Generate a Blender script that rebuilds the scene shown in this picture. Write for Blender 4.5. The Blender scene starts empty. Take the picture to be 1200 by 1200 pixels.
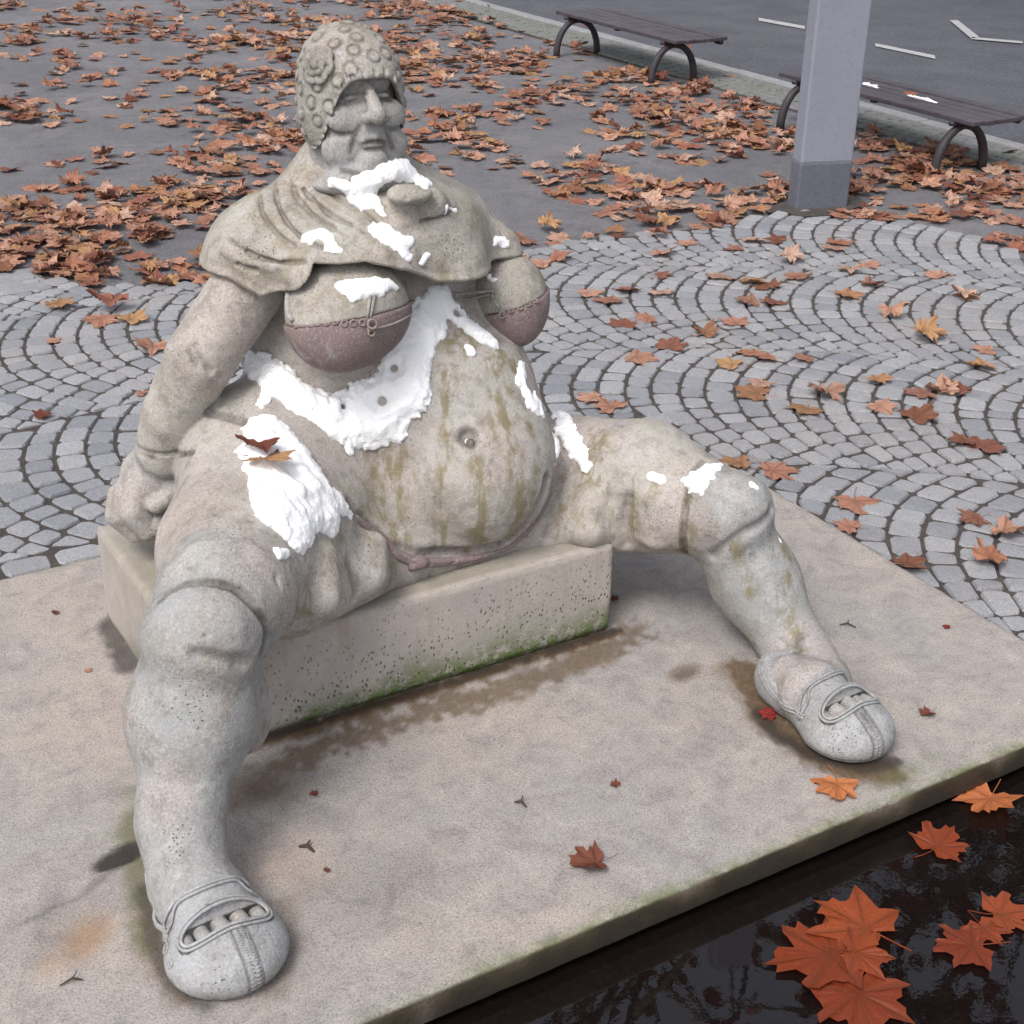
import bpy, bmesh, math, random
import numpy as np
from mathutils import Matrix, Vector
rnd = random.Random(7)
nrs = np.random.RandomState(11)
R = math.radians
sc = bpy.context.scene
COL = sc.collection

# ---------------------------------------------------------------- camera
cd = bpy.data.cameras.new('camera')
cam = bpy.data.objects.new('camera', cd)
COL.objects.link(cam)
cam.matrix_world = Matrix(((0.859569, 0.217543, -0.462403, 0), (-0.510680, 0.398689, -0.761743, 0), (0.018643, 0.890911, 0.453796, 2), (0, 0, 0, 1)))
cd.sensor_fit = 'HORIZONTAL'; cd.sensor_width = 36.0; cd.lens = 51.014
cd.clip_start = 0.05; cd.clip_end = 400
sc.camera = cam

# ---------------------------------------------------------------- sky, sun, exposure
SUN_EL, SUN_AZ = R(54), R(240)
w = bpy.data.worlds.new('World'); sc.world = w; w.use_nodes = True
wn = w.node_tree; bgn = wn.nodes['Background']
sky = wn.nodes.new('ShaderNodeTexSky'); sky.sky_type = 'NISHITA'; sky.sun_disc = False
sky.sun_elevation = SUN_EL; sky.sun_rotation = SUN_AZ
sky.dust_density = 4.0; sky.air_density = 1.0; sky.ozone_density = 1.0
hs = wn.nodes.new('ShaderNodeHueSaturation'); hs.inputs['Saturation'].default_value = 0.42
wn.links.new(sky.outputs[0], hs.inputs['Color']); wn.links.new(hs.outputs[0], bgn.inputs[0])
bgn.inputs[1].default_value = 0.15
sl = bpy.data.lights.new('sun', 'SUN'); sl.energy = 1.3; sl.angle = R(20); sl.color = (1, .965, .93)
so = bpy.data.objects.new('sun', sl); COL.objects.link(so)
# sun_rotation 0 = +Y, clockwise seen from above
sd = Vector((math.sin(SUN_AZ)*math.cos(SUN_EL), math.cos(SUN_AZ)*math.cos(SUN_EL), math.sin(SUN_EL)))
so.rotation_euler = sd.to_track_quat('Z', 'Y').to_euler()
sc.view_settings.view_transform = 'Standard'; sc.view_settings.look = 'None'
sc.view_settings.gamma = 1; sc.view_settings.use_curve_mapping = False
sc.view_settings.exposure = 0.53

# ---------------------------------------------------------------- object helpers
def tag(o, label=None, cat=None, group=None, kind=None):
    if label: o['label'] = label
    if cat: o['category'] = cat
    if group: o['group'] = group
    if kind: o['kind'] = kind
    return o
def link(name, me, mat=None, parent=None):
    o = bpy.data.objects.new(name, me); COL.objects.link(o)
    if mat and not me.materials: me.materials.append(mat)
    if parent: o.parent = parent
    return o
def mesh_from(name, v, f, smooth=False):
    me = bpy.data.meshes.new(name)
    v = np.asarray(v, dtype=np.float32)
    if isinstance(f, np.ndarray) and f.ndim == 2:
        n, k = f.shape
        me.vertices.add(len(v)); me.vertices.foreach_set('co', v.ravel())
        me.loops.add(n*k); me.loops.foreach_set('vertex_index', f.astype(np.int32).ravel())
        me.polygons.add(n); me.polygons.foreach_set('loop_start', np.arange(0, n*k, k, dtype=np.int32))
        me.update(calc_edges=True)
    else:
        me.from_pydata([tuple(map(float, p)) for p in v], [], f)
    if smooth: me.polygons.foreach_set('use_smooth', np.ones(len(me.polygons), dtype=bool))
    me.update()
    return me
def obj(name, v, f, mat=None, parent=None, smooth=False):
    return link(name, mesh_from(name, v, f, smooth), mat, parent)
def empty(name, loc=(0, 0, 0)):
    o = bpy.data.objects.new(name, None); COL.objects.link(o); o.location = loc
    o.empty_display_size = .1
    return o
def bm_obj(name, bm, mat=None, parent=None, smooth=False):
    me = bpy.data.meshes.new(name); bm.to_mesh(me); bm.free()
    if smooth: me.polygons.foreach_set('use_smooth', np.ones(len(me.polygons), dtype=bool))
    return link(name, me, mat, parent)
def bm_box(bm, c, s, rot=None, bevel=0, seg=2):
    r = bmesh.ops.create_cube(bm, size=1.0)
    vs = r['verts']
    m = Matrix.Translation(c) @ (rot.to_4x4() if rot else Matrix.Identity(4)) @ Matrix.Diagonal((*s, 1))
    bmesh.ops.transform(bm, matrix=m, verts=vs)
    if bevel:
        es = list({e for v in vs for e in v.link_edges})
        bmesh.ops.bevel(bm, geom=es, offset=bevel, segments=seg, affect='EDGES', profile=.5)
    return vs
def setattr_col(me, name, arr):
    a = me.attributes.new(name, 'FLOAT_COLOR', 'POINT')
    a.data.foreach_set('color', np.clip(arr, 0, 1).astype(np.float32).ravel())

# ---------------------------------------------------------------- value noise in numpy
def _hash(ix, iy, iz, s):
    h = (ix*374761393 + iy*668265263 + iz*2147483647 + s*144665) & 0xffffffff
    h = ((h ^ (h >> 13))*1274126177) & 0xffffffff
    return ((h ^ (h >> 16)) & 0xffff)/65535.0
def vnoise(P, scale, s=0):
    q = np.asarray(P, dtype=np.float64)*scale
    i = np.floor(q).astype(np.int64); f = q-i; f = f*f*(3-2*f)
    r = 0
    for dx in (0, 1):
        wx = f[:, 0] if dx else 1-f[:, 0]
        for dy in (0, 1):
            wy = f[:, 1] if dy else 1-f[:, 1]
            for dz in (0, 1):
                wz = f[:, 2] if dz else 1-f[:, 2]
                r = r + wx*wy*wz*_hash(i[:, 0]+dx, i[:, 1]+dy, i[:, 2]+dz, s)
    return (r*2-1).astype(np.float32)
def fbm(P, scale, octv=3, s=0):
    r = 0; a = 1; t = 0
    for k in range(octv):
        r = r + a*vnoise(P, scale*2**k, s+k); t += a; a *= .5
    return r/t

# ---------------------------------------------------------------- materials
class NT:
    def __init__(s, name):
        s.m = bpy.data.materials.new(name); s.m.use_nodes = True
        s.t = s.m.node_tree; s.b = s.t.nodes['Principled BSDF']
        s.b.inputs['Specular IOR Level'].default_value = .3
    def n(s, ty, **kw):
        x = s.t.nodes.new('ShaderNode'+ty)
        for k, v in kw.items():
            if k in x.inputs.keys(): s.inp(x.inputs[k], v)
            else: setattr(x, k, v)
        return x
    def inp(s, i, v):
        if isinstance(v, bpy.types.NodeSocket): s.t.links.new(v, i)
        elif isinstance(v, bpy.types.Node): s.t.links.new(v.outputs[0], i)
        else: i.default_value = v
    def co(s, kind='Object', scale=None):
        o = s.n('TexCoord').outputs[kind]
        if scale is not None:
            mp = s.n('Mapping'); s.inp(mp.inputs['Vector'], o); mp.inputs['Scale'].default_value = scale; return mp.outputs[0]
        return o
    def noise(s, vec, scale, detail=4, rough=.6, dist=0):
        x = s.n('TexNoise'); s.inp(x.inputs['Vector'], vec)
        x.inputs['Scale'].default_value = scale; x.inputs['Detail'].default_value = detail
        x.inputs['Roughness'].default_value = rough; x.inputs['Distortion'].default_value = dist
        return x.outputs['Fac']
    def vor(s, vec, scale, feature='F1', rand=1):
        x = s.n('TexVoronoi', feature=feature); s.inp(x.inputs['Vector'], vec); x.inputs['Scale'].default_value = scale
        x.inputs['Randomness'].default_value = rand
        return x
    def ramp(s, f, lo, hi, a=0., b=1.):
        x = s.n('MapRange'); s.inp(x.inputs['Value'], f)
        x.inputs['From Min'].default_value = lo; x.inputs['From Max'].default_value = hi
        x.inputs['To Min'].default_value = a; x.inputs['To Max'].default_value = b
        return x.outputs[0]
    def mul(s, a, b, op='MULTIPLY'):
        x = s.n('Math', operation=op); s.inp(x.inputs[0], a); s.inp(x.inputs[1], b); return x.outputs[0]
    def mix(s, f, a, b, bt='MIX'):
        x = s.n('Mix', data_type='RGBA', blend_type=bt); s.inp(x.inputs[0], f)
        s.inp(x.inputs[6], a if not isinstance(a, tuple) else (*a, 1)); s.inp(x.inputs[7], b if not isinstance(b, tuple) else (*b, 1))
        return x.outputs[2]
    def attr(s, name):
        x = s.n('Attribute'); x.attribute_name = name
        sp = s.n('SeparateColor'); s.inp(sp.inputs[0], x.outputs['Color'])
        return sp.outputs[0], sp.outputs[1], sp.outputs[2], x.outputs['Alpha']
    def bump(s, h, strength=.3, dist=.01, normal=None):
        x = s.n('Bump'); s.inp(x.inputs['Height'], h); x.inputs['Strength'].default_value = strength
        x.inputs['Distance'].default_value = dist
        if normal is not None: s.inp(x.inputs['Normal'], normal)
        return x.outputs[0]
    def out(s, col=None, rough=None, nrm=None):
        if col is not None: s.inp(s.b.inputs['Base Color'], col if not isinstance(col, tuple) else (*col, 1))
        if rough is not None: s.inp(s.b.inputs['Roughness'], rough)
        if nrm is not None: s.inp(s.b.inputs['Normal'], nrm)
        return s.m

def stone_mat(name, tan, grey, pink, use_attr=True, pits=1.0):
    """weathered cast stone; attribute paint = algae, pink, groove and crease darkening, greyness"""
    t = NT(name); v = t.co('Object')
    n1 = t.noise(v, 5, 5, .6); n2 = t.noise(v, 22, 5, .65); n3 = t.noise(v, 180, 4, .7); n4 = t.noise(v, 9, 4, .6, 1.5)
    if use_attr:
        al, pk, gr, gy = t.attr('paint')
    else:
        al = pk = gr = 0.0; gy = 0.5
    col = t.mix(gy, tan, grey)
    col = t.mix(t.mul(t.ramp(n1, .42, .62), .55), col, pink)
    if use_attr: col = t.mix(t.mul(pk, .85), col, pink)
    # light lime bloom and darker blotches
    col = t.mix(t.mul(t.ramp(n4, .56, .66), .35), col, (.47, .47, .46))
    col = t.mix(t.mul(t.ramp(n2, .50, .68), .6), col, (.16, .15, .135))
    n6 = t.noise(v, 3.2, 5, .65, .8); col = t.mix(t.mul(t.ramp(n6, .50, .66), .5), col, (.21, .185, .15))
    # fine speckle
    col = t.mix(t.mul(t.mul(t.ramp(n3, .50, .72), .6), t.ramp(n1, .3, .65, .35, 1.2)), col, (.10, .095, .09))
    col = t.mix(t.mul(t.ramp(n3, .30, .45, 1, 0), .35), col, (.62, .60, .57))
    if use_attr:
        st = t.noise(t.co('Object', (46, 46, 3.2)), 1.0, 4, .6)
        an = t.mul(al, t.ramp(t.mul(t.mul(n2, .25), t.mul(st, .75), 'ADD'), .44, .56))
        col = t.mix(t.mul(an, .75), col, (.185, .15, .07))
        # thin lime/green film on grey upper faces
        col = t.mix(t.mul(t.ramp(t.noise(v, 14, 5, .7), .55, .7), .25), col, (.19, .20, .10))
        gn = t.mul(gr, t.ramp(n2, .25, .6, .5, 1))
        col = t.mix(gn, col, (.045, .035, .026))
    # pits
    vo = t.vor(v, 120); pit = t.ramp(vo.outputs['Distance'], .10, .24, 1, 0)
    pm = t.mul(pit, t.ramp(t.noise(v, 9, 3, .5), .54, .66))
    pm = t.mul(pm, pits)
    col = t.mix(t.mul(pm, .75), col, (.07, .06, .05))
    h = t.mul(t.mul(n3, .35), t.mul(n2, .8), 'ADD')
    h = t.mul(h, t.mul(pm, .7), 'SUBTRACT')
    t.out(col, t.ramp(n2, .3, .7, .75, .95), t.bump(h, .8, .006))
    return t.m
M_body = stone_mat('weathered_stone', (.43, .395, .35), (.30, .305, .305), (.40, .335, .31))
M_cape = stone_mat('cape_stone', (.39, .365, .315), (.29, .29, .275), (.37, .32, .29))
M_cup = stone_mat('pink_stone', (.25, .18, .18), (.25, .18, .18), (.19, .13, .135))
M_shoe = stone_mat('shoe_stone', (.35, .35, .355), (.35, .355, .365), (.25, .235, .235))

def snow_mat():
    t = NT('wet_snow'); v = t.co('Object')
    n = t.noise(v, 60, 5, .65); n2 = t.noise(v, 220, 3, .6)
    vo = t.vor(v, 45); dirt = t.mul(t.ramp(vo.outputs['Distance'], .07, .13, 1, 0), t.ramp(t.noise(v, 11, 2), .56, .62))
    t.out(t.mix(t.mul(dirt, .5), (.96, .965, .975), (.55, .54, .54)), .6, t.bump(t.mul(n, t.mul(n2, .9), 'ADD'), .55, .006))
    t.b.inputs['Subsurface Weight'].default_value = .15
    t.b.inputs['Subsurface Radius'].default_value = (.02, .02, .02)
    t.b.inputs['Subsurface Scale'].default_value = .3
    return t.m
M_snow = snow_mat()

def slab_mat():
    t = NT('slab_stone'); v = t.co('Object')
    a, g, d, o = t.attr('paint')
    n1 = t.noise(v, 2.2, 5, .6); n2 = t.noise(v, 12, 6, .7, .6); n3 = t.noise(v, 210, 4, .75); n5 = t.noise(v, 70, 4, .7)
    col = t.mix(t.ramp(n1, .38, .62), (.375, .33, .295), (.32, .30, .285))
    col = t.mix(t.mul(t.ramp(n2, .48, .66), .7), col, (.22, .20, .205))
    col = t.mix(t.mul(t.ramp(n2, .30, .44, 1, 0), .45), col, (.49, .445, .415))
    col = t.mix(t.mul(t.ramp(t.noise(v, 30, 5, .7), .55, .7), .5), col, (.19, .17, .17))
    col = t.mix(t.mul(t.ramp(n3, .50, .64), .75), col, (.13, .11, .10))
    col = t.mix(t.mul(t.ramp(n3, .32, .44, 1, 0), .35), col, (.62, .57, .53))
    col = t.mix(t.mul(t.ramp(n5, .60, .72), .45), col, (.10, .085, .08))
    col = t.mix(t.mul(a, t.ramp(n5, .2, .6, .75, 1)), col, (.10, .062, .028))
    col = t.mix(t.mul(g, t.ramp(n2, .35, .6, .3, 1)), col, (.11, .135, .045))
    col = t.mix(t.mul(o, .8), col, (.36, .19, .07))
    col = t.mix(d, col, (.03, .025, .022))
    h = t.mul(t.mul(n3, .5), n5, 'ADD')
    rg = t.mul(t.ramp(n2, .3, .7, .7, .92), t.mul(a, .25), 'SUBTRACT')
    t.out(col, rg, t.bump(h, .6, .005))
    return t.m
M_slab = slab_mat()

def block_mat():
    t = NT('block_stone'); v = t.co('Object')
    a, g, d, o = t.attr('paint')
    n2 = t.noise(v, 10, 6, .65); n3 = t.noise(v, 230, 4, .7)
    col = t.mix(t.ramp(n2, .35, .65), (.44, .395, .36), (.365, .335, .31))
    col = t.mix(t.mul(t.ramp(n3, .5, .7), .4), col, (.2, .18, .17))
    vo = t.vor(t.co('Object', (1, 1, .6)), 105); pit = t.ramp(vo.outputs['Distance'], .16, .32, 1, 0)
    pit = t.mul(pit, t.ramp(t.noise(v, 24, 4, .7), .44, .54)); pit = t.mul(pit, t.mul(o, 1.0))
    moss = t.mul(g, t.ramp(t.noise(v, 30, 6, .8), .38, .52))
    streak = t.noise(t.co('Object', (28, 28, 2.5)), 1, 4, .6)
    col = t.mix(t.mul(t.ramp(streak, .54, .68), .35), col, (.30, .21, .16))
    col = t.mix(pit, col, (.075, .055, .03))
    col = t.mix(moss, col, (.075, .125, .018))
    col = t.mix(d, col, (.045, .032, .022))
    col = t.mix(t.mul(a, .75), col, (.20, .185, .125))
    h = t.mul(t.mul(n3, .5), t.mul(moss, 1.0), 'ADD'); h = t.mul(h, pit, 'SUBTRACT')
    t.out(col, .85, t.bump(h, .7, .004))
    return t.m
M_block = block_mat()

def cobble_mat():
    t = NT('granite_sett'); v = t.co('Object')
    oi = t.n('ObjectInfo'); g = t.n('NewGeometry')
    rn = t.mul(oi.outputs['Random'], g.outputs['Random Per Island'], 'ADD')
    rn = t.n('Math', operation='FRACT'); t.inp(rn.inputs[0], t.mul(oi.outputs['Random'], g.outputs['Random Per Island'], 'ADD'))
    gv = g.outputs['Position']
    n3 = t.noise(gv, 260, 3, .7); n2 = t.noise(gv, 45, 4, .6); n1 = t.noise(gv, 1.6, 4, .6)
    col = t.mix(rn.outputs[0], (.19, .20, .225), (.32, .325, .34))
    col = t.mix(t.mul(t.ramp(n1, .4, .65), .5), col, (.32, .30, .285))
    col = t.mix(t.mul(t.ramp(n3, .5, .64), .6), col, (.10, .10, .11))
    col = t.mix(t.mul(t.ramp(n3, .32, .45, 1, 0), .4), col, (.5, .5, .52))
    col = t.mix(t.mul(t.ramp(n2, .55, .75), .35), col, (.15, .14, .13))
    t.out(col, .62, t.bump(t.mul(n2, t.mul(n3, .4), 'ADD'), .7, .006))
    return t.m
M_cob = cobble_mat()

def simple_noise(name, c1, c2, scale, rough, bump=.3, bd=.005, spk=None, c3=None):
    t = NT(name); v = t.n('NewGeometry').outputs['Position']
    n = t.noise(v, scale, 6, .65); n3 = t.noise(v, scale*18, 3, .7)
    col = t.mix(t.ramp(n, .35, .65), c1, c2)
    if spk:
        col = t.mix(t.mul(t.ramp(n3, .52, .66), .7), col, spk)
    if c3:
        col = t.mix(t.mul(t.ramp(n3, .34, .42, 1, 0), .7), col, c3)
    t.out(col, rough, t.bump(t.mul(n3, n, 'ADD'), bump, bd))
    return t.m
M_joint = simple_noise('joint_sand', (.07, .06, .056), (.115, .10, .09), 30, .95, .8, .01)
def gravel_mat():
    t = NT('gritty_ground'); v = t.n('NewGeometry').outputs['Position']
    n = t.noise(v, 1.3, 6, .65); n2 = t.noise(v, 9, 5, .7); n3 = t.noise(v, 90, 4, .8)
    vo = t.vor(v, 70); st = t.ramp(vo.outputs['Distance'], .15, .3, 1, 0); st = t.mul(st, t.ramp(t.noise(v, 40, 2), .52, .6))
    col = t.mix(t.ramp(n, .35, .65), (.19, .19, .21), (.27, .265, .28))
    col = t.mix(t.mul(t.ramp(n2, .5, .75), .55), col, (.10, .085, .08))
    col = t.mix(t.mul(t.ramp(n3, .52, .68), .6), col, (.07, .062, .06))
    col = t.mix(t.mul(t.ramp(n3, .3, .4, 1, 0), .5), col, (.36, .35, .36))
    col = t.mix(t.mul(st, .8), col, (.42, .41, .42))
    t.out(col, .9, t.bump(t.mul(t.mul(n3, n2, 'ADD'), t.mul(st, .8), 'ADD'), 1.0, .02))
    return t.m
M_gravel = gravel_mat()
M_road = simple_noise('asphalt', (.07, .072, .088), (.10, .102, .12), 2, .85, .5, .006, (.06, .06, .065), (.19, .19, .2))
M_paint = simple_noise('road_paint', (.42, .42, .42), (.34, .34, .35), 12, .7, .2, .003)
M_kerb = simple_noise('kerb_granite', (.30, .30, .31), (.24, .24, .25), 8, .8, .4, .004, (.12, .12, .12))
M_iron = simple_noise('dark_cast_iron', (.032, .027, .032), (.05, .043, .05), 9, .55, .3, .002)
M_plank = simple_noise('wet_dark_plank', (.05, .04, .05), (.085, .07, .085), 7, .5, .3, .002, (.03, .025, .03))
M_pole = simple_noise('grey_painted_post', (.22, .23, .275), (.24, .25, .30), 2.5, .7, .25, .002, (.19, .20, .24))
M_pole_dk = simple_noise('post_base_paint', (.11, .115, .14), (.13, .137, .165), 6, .75, .3, .002, (.06, .06, .08))
M_bark = simple_noise('plane_bark', (.16, .14, .10), (.08, .07, .05), 6, .9, .6, .02)
M_basin = simple_noise('basin_floor', (.018, .012, .010), (.035, .024, .018), 6, .8, .5, .01)

def leaf_mat(name, cols, wet=.0):
    t = NT(name)
    oi = t.n('ObjectInfo'); g = t.n('NewGeometry')
    fr = t.n('Math', operation='FRACT'); t.inp(fr.inputs[0], t.mul(oi.outputs['Random'], g.outputs['Random Per Island'], 'ADD'))
    cr = t.n('ValToRGB'); t.inp(cr.inputs[0], fr.outputs[0])
    els = cr.color_ramp.elements
    for i, c in enumerate(cols):
        e = els[i] if i < 2 else els.new(.5)
        e.color = (*c, 1)
    for i in range(len(cols)): els[i].position = i/(len(cols)-1)
    for i, c in enumerate(cols): els[i].color = (*c, 1)
    v = t.co('Object')
    n = t.noise(v, 28, 5, .65); n3 = t.noise(v, 160, 3, .7)
    vein = t.attr('vein')
    col = t.mix(t.mul(t.ramp(n, .46, .7), .6), cr.outputs[0], (.13, .045, .02))
    col = t.mix(t.mul(t.ramp(n3, .5, .7), .35), col, (.09, .03, .015))
    col = t.mix(t.mul(t.ramp(n, .25, .4, 1, 0), .35), col, (.55, .32, .14))
    col = t.mix(t.mul(vein[0], .45), col, (.10, .035, .015))
    t.out(col, .62-wet*.35, t.bump(t.mul(n, vein[0], 'SUBTRACT'), .5, .004))
    tr = t.n('BsdfTranslucent'); t.inp(tr.inputs['Color'], col)
    ms = t.n('MixShader'); ms.inputs[0].default_value = .18
    t.t.links.new(t.b.outputs[0], ms.inputs[1]); t.t.links.new(tr.outputs[0], ms.inputs[2])
    t.t.links.new(ms.outputs[0], t.t.nodes['Material Output'].inputs['Surface'])
    return t.m
M_leaf = leaf_mat('dry_plane_leaf', [(.54, .30, .21), (.22, .075, .05), (.62, .43, .33), (.40, .17, .11), (.50, .30, .15), (.17, .06, .042), (.58, .33, .235), (.33, .13, .09)])
M_leaf_or = leaf_mat('orange_leaf', [(.55, .17, .06), (.58, .21, .08)])
M_leaf_wet = leaf_mat('wet_orange_leaf', [(.27, .05, .016), (.19, .03, .012), (.32, .065, .02)], 1)
M_leaf_br = leaf_mat('brown_leaf', [(.16, .05, .035), (.20, .065, .04)])
M_leaf_red = leaf_mat('red_leaf', [(.24, .025, .02), (.30, .02, .03)])

def water_mat():
    t = NT('pool_water'); v = t.n('NewGeometry').outputs['Position']
    vo = t.noise(v, 60, 5, .7)
    t.inp(t.b.inputs['Base Color'], t.mix(t.ramp(vo, .5, .7), (.006, .004, .004), (.010, .007, .006)))
    t.b.inputs['Roughness'].default_value = .015
    t.b.inputs['IOR'].default_value = 1.6
    t.b.inputs['Specular IOR Level'].default_value = .5
    n = t.noise(v, 22, 3, .5); n2 = t.noise(v, 70, 2, .5)
    m = t.ramp(v_x(t, v), 1.55, 2.3)
    h = t.mul(t.mul(n, t.mul(n2, .5), 'ADD'), t.ramp(m, 0, 1, .35, 1))
    t.out(None, None, t.bump(h, .035, .004))
    return t.m
def v_x(t, v):
    s = t.n('SeparateXYZ'); t.inp(s.inputs[0], v); return s.outputs[0]
M_water = water_mat()

# ---------------------------------------------------------------- implicit surfaces (numpy)
A3 = lambda *p: np.array(p, dtype=np.float32)
def smin(a, b, k):
    if k <= 0: return np.minimum(a, b)
    h = np.maximum(k-np.abs(a-b), 0)/k
    return np.minimum(a, b)-h*h*k*.25
def smax(a, b, k): return -smin(-a, -b, k)
def rotz(a):
    c, s = math.cos(a), math.sin(a)
    return np.array([[c, -s, 0], [s, c, 0], [0, 0, 1]], dtype=np.float32)
def sph(c, r, k=.02, op='u'): return dict(t='s', a=A3(*c), r=r, k=k, op=op, bc=A3(*c), br=r)
def ell(c, r, k=.02, op='u', M=None): return dict(t='e', a=A3(*c), r=A3(*r), k=k, op=op, M=M, bc=A3(*c), br=max(r))
def cap(a, b, ra, rb=None, k=.02, op='u'):
    rb = ra if rb is None else rb; a = A3(*a); b = A3(*b)
    return dict(t='c', a=a, b=b, ra=ra, rb=rb, k=k, op=op, bc=(a+b)/2, br=float(np.linalg.norm(b-a))/2+max(ra, rb))
def chain(pts, rs, k=.02, op='u', k0=None):
    if np.isscalar(rs): rs = [rs]*len(pts)
    if len(pts) == 1: return [sph(pts[0], rs[0], k, op)]
    if len(pts) == 2: return [cap(pts[0], pts[1], rs[0], rs[1], k, op)]
    a = np.array([A3(*p) for p in pts]); c = (a.min(0)+a.max(0))/2
    return [dict(t='p', a=a, r=list(rs), k=k, op=op, bc=c, br=float(np.sqrt(((a-c)**2).sum(1)).max())+max(rs))]
def fun(f, k=.01, op='i', c=(0, 0, 0), r=1e3): return dict(t='f', f=f, k=k, op=op, bc=A3(*c), br=r)
def pdist(p, P):
    t = p['t']
    if t == 's': return np.sqrt(((P-p['a'])**2).sum(1))-p['r']
    if t == 'e':
        q = P-p['a']
        if p['M'] is not None: q = q @ p['M']
        k0 = np.sqrt(((q/p['r'])**2).sum(1)); k1 = np.sqrt(((q/p['r']**2)**2).sum(1))+1e-6
        return k0*(k0-1)/k1
    if t == 'c':
        ab = p['b']-p['a']; L2 = float(ab@ab)+1e-9
        h = np.clip(((P-p['a'])@ab)/L2, 0, 1)
        q = P-p['a']-h[:, None]*ab
        return np.sqrt((q**2).sum(1))-(p['ra']+h*(p['rb']-p['ra']))
    if t == 'p':
        d = np.full(len(P), 9., np.float32); A = p['a']; r = p['r']
        for i in range(len(A)-1):
            ab = A[i+1]-A[i]; h = np.clip(((P-A[i])@ab)/(float(ab@ab)+1e-9), 0, 1)
            q = P-A[i]-h[:, None]*ab
            d = np.minimum(d, np.sqrt((q**2).sum(1))-(r[i]+h*(r[i+1]-r[i])))
        return d
    return p['f'](P)
def field(prims, P, far=.5):
    P = np.asarray(P, dtype=np.float32); out = np.empty(len(P), np.float32)
    CH = 40000
    for i in range(0, len(P), CH):
        Q = P[i:i+CH]; lo = Q.min(0); hi = Q.max(0); d = np.full(len(Q), far, np.float32)
        for p in prims:
            m = p['k']+.07
            if p['t'] != 'f' and (np.maximum(np.maximum(lo-p['bc'], p['bc']-hi), 0)**2).sum() > (p['br']+m)**2: continue
            if p['t'] == 'f' or p['br'] > .5: sel = slice(None); q = Q
            else:
                sel = np.nonzero(((Q-p['bc'])**2).sum(1) < (p['br']+m)**2)[0]
                if not len(sel): continue
                q = Q[sel]
            b = pdist(p, q); a = d[sel]
            if p['op'] == 'u': a = smin(a, b, p['k'])
            elif p['op'] == 'd': a = smax(a, -b, p['k'])
            else: a = smax(a, b, p['k'])
            d[sel] = a
        out[i:i+CH] = d
    return out
def dense(F, pts, step=.012, off=0., smooth=3):
    P0 = np.array(pts, dtype=np.float32)
    if len(P0) < 2: return project(F, P0, off)
    L = np.concatenate([[0], np.cumsum(np.linalg.norm(np.diff(P0, axis=0), axis=1))])
    s = np.linspace(0, L[-1], max(3, int(L[-1]/step)+1)); Q = np.stack([np.interp(s, L, P0[:, k]) for k in range(3)], 1)
    Q = project(F, Q, off, 5)
    for _ in range(smooth): Q[1:-1] = (Q[:-2]+2*Q[1:-1]+Q[2:])/4
    return project(F, Q, off, 3)
def grad(F, P, e=.002):
    g = np.stack([F(P+A3(e, 0, 0))-F(P-A3(e, 0, 0)), F(P+A3(0, e, 0))-F(P-A3(0, e, 0)), F(P+A3(0, 0, e))-F(P-A3(0, 0, e))], 1)
    return g/(2*e)
def project(F, P, off=0., it=4):
    P = np.array(P, dtype=np.float32)
    for _ in range(it):
        g = grad(F, P); n2 = (g**2).sum(1)+1e-6
        P = P-g*np.clip((F(P)-off)/n2, -.03, .03)[:, None]
    return P
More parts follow.
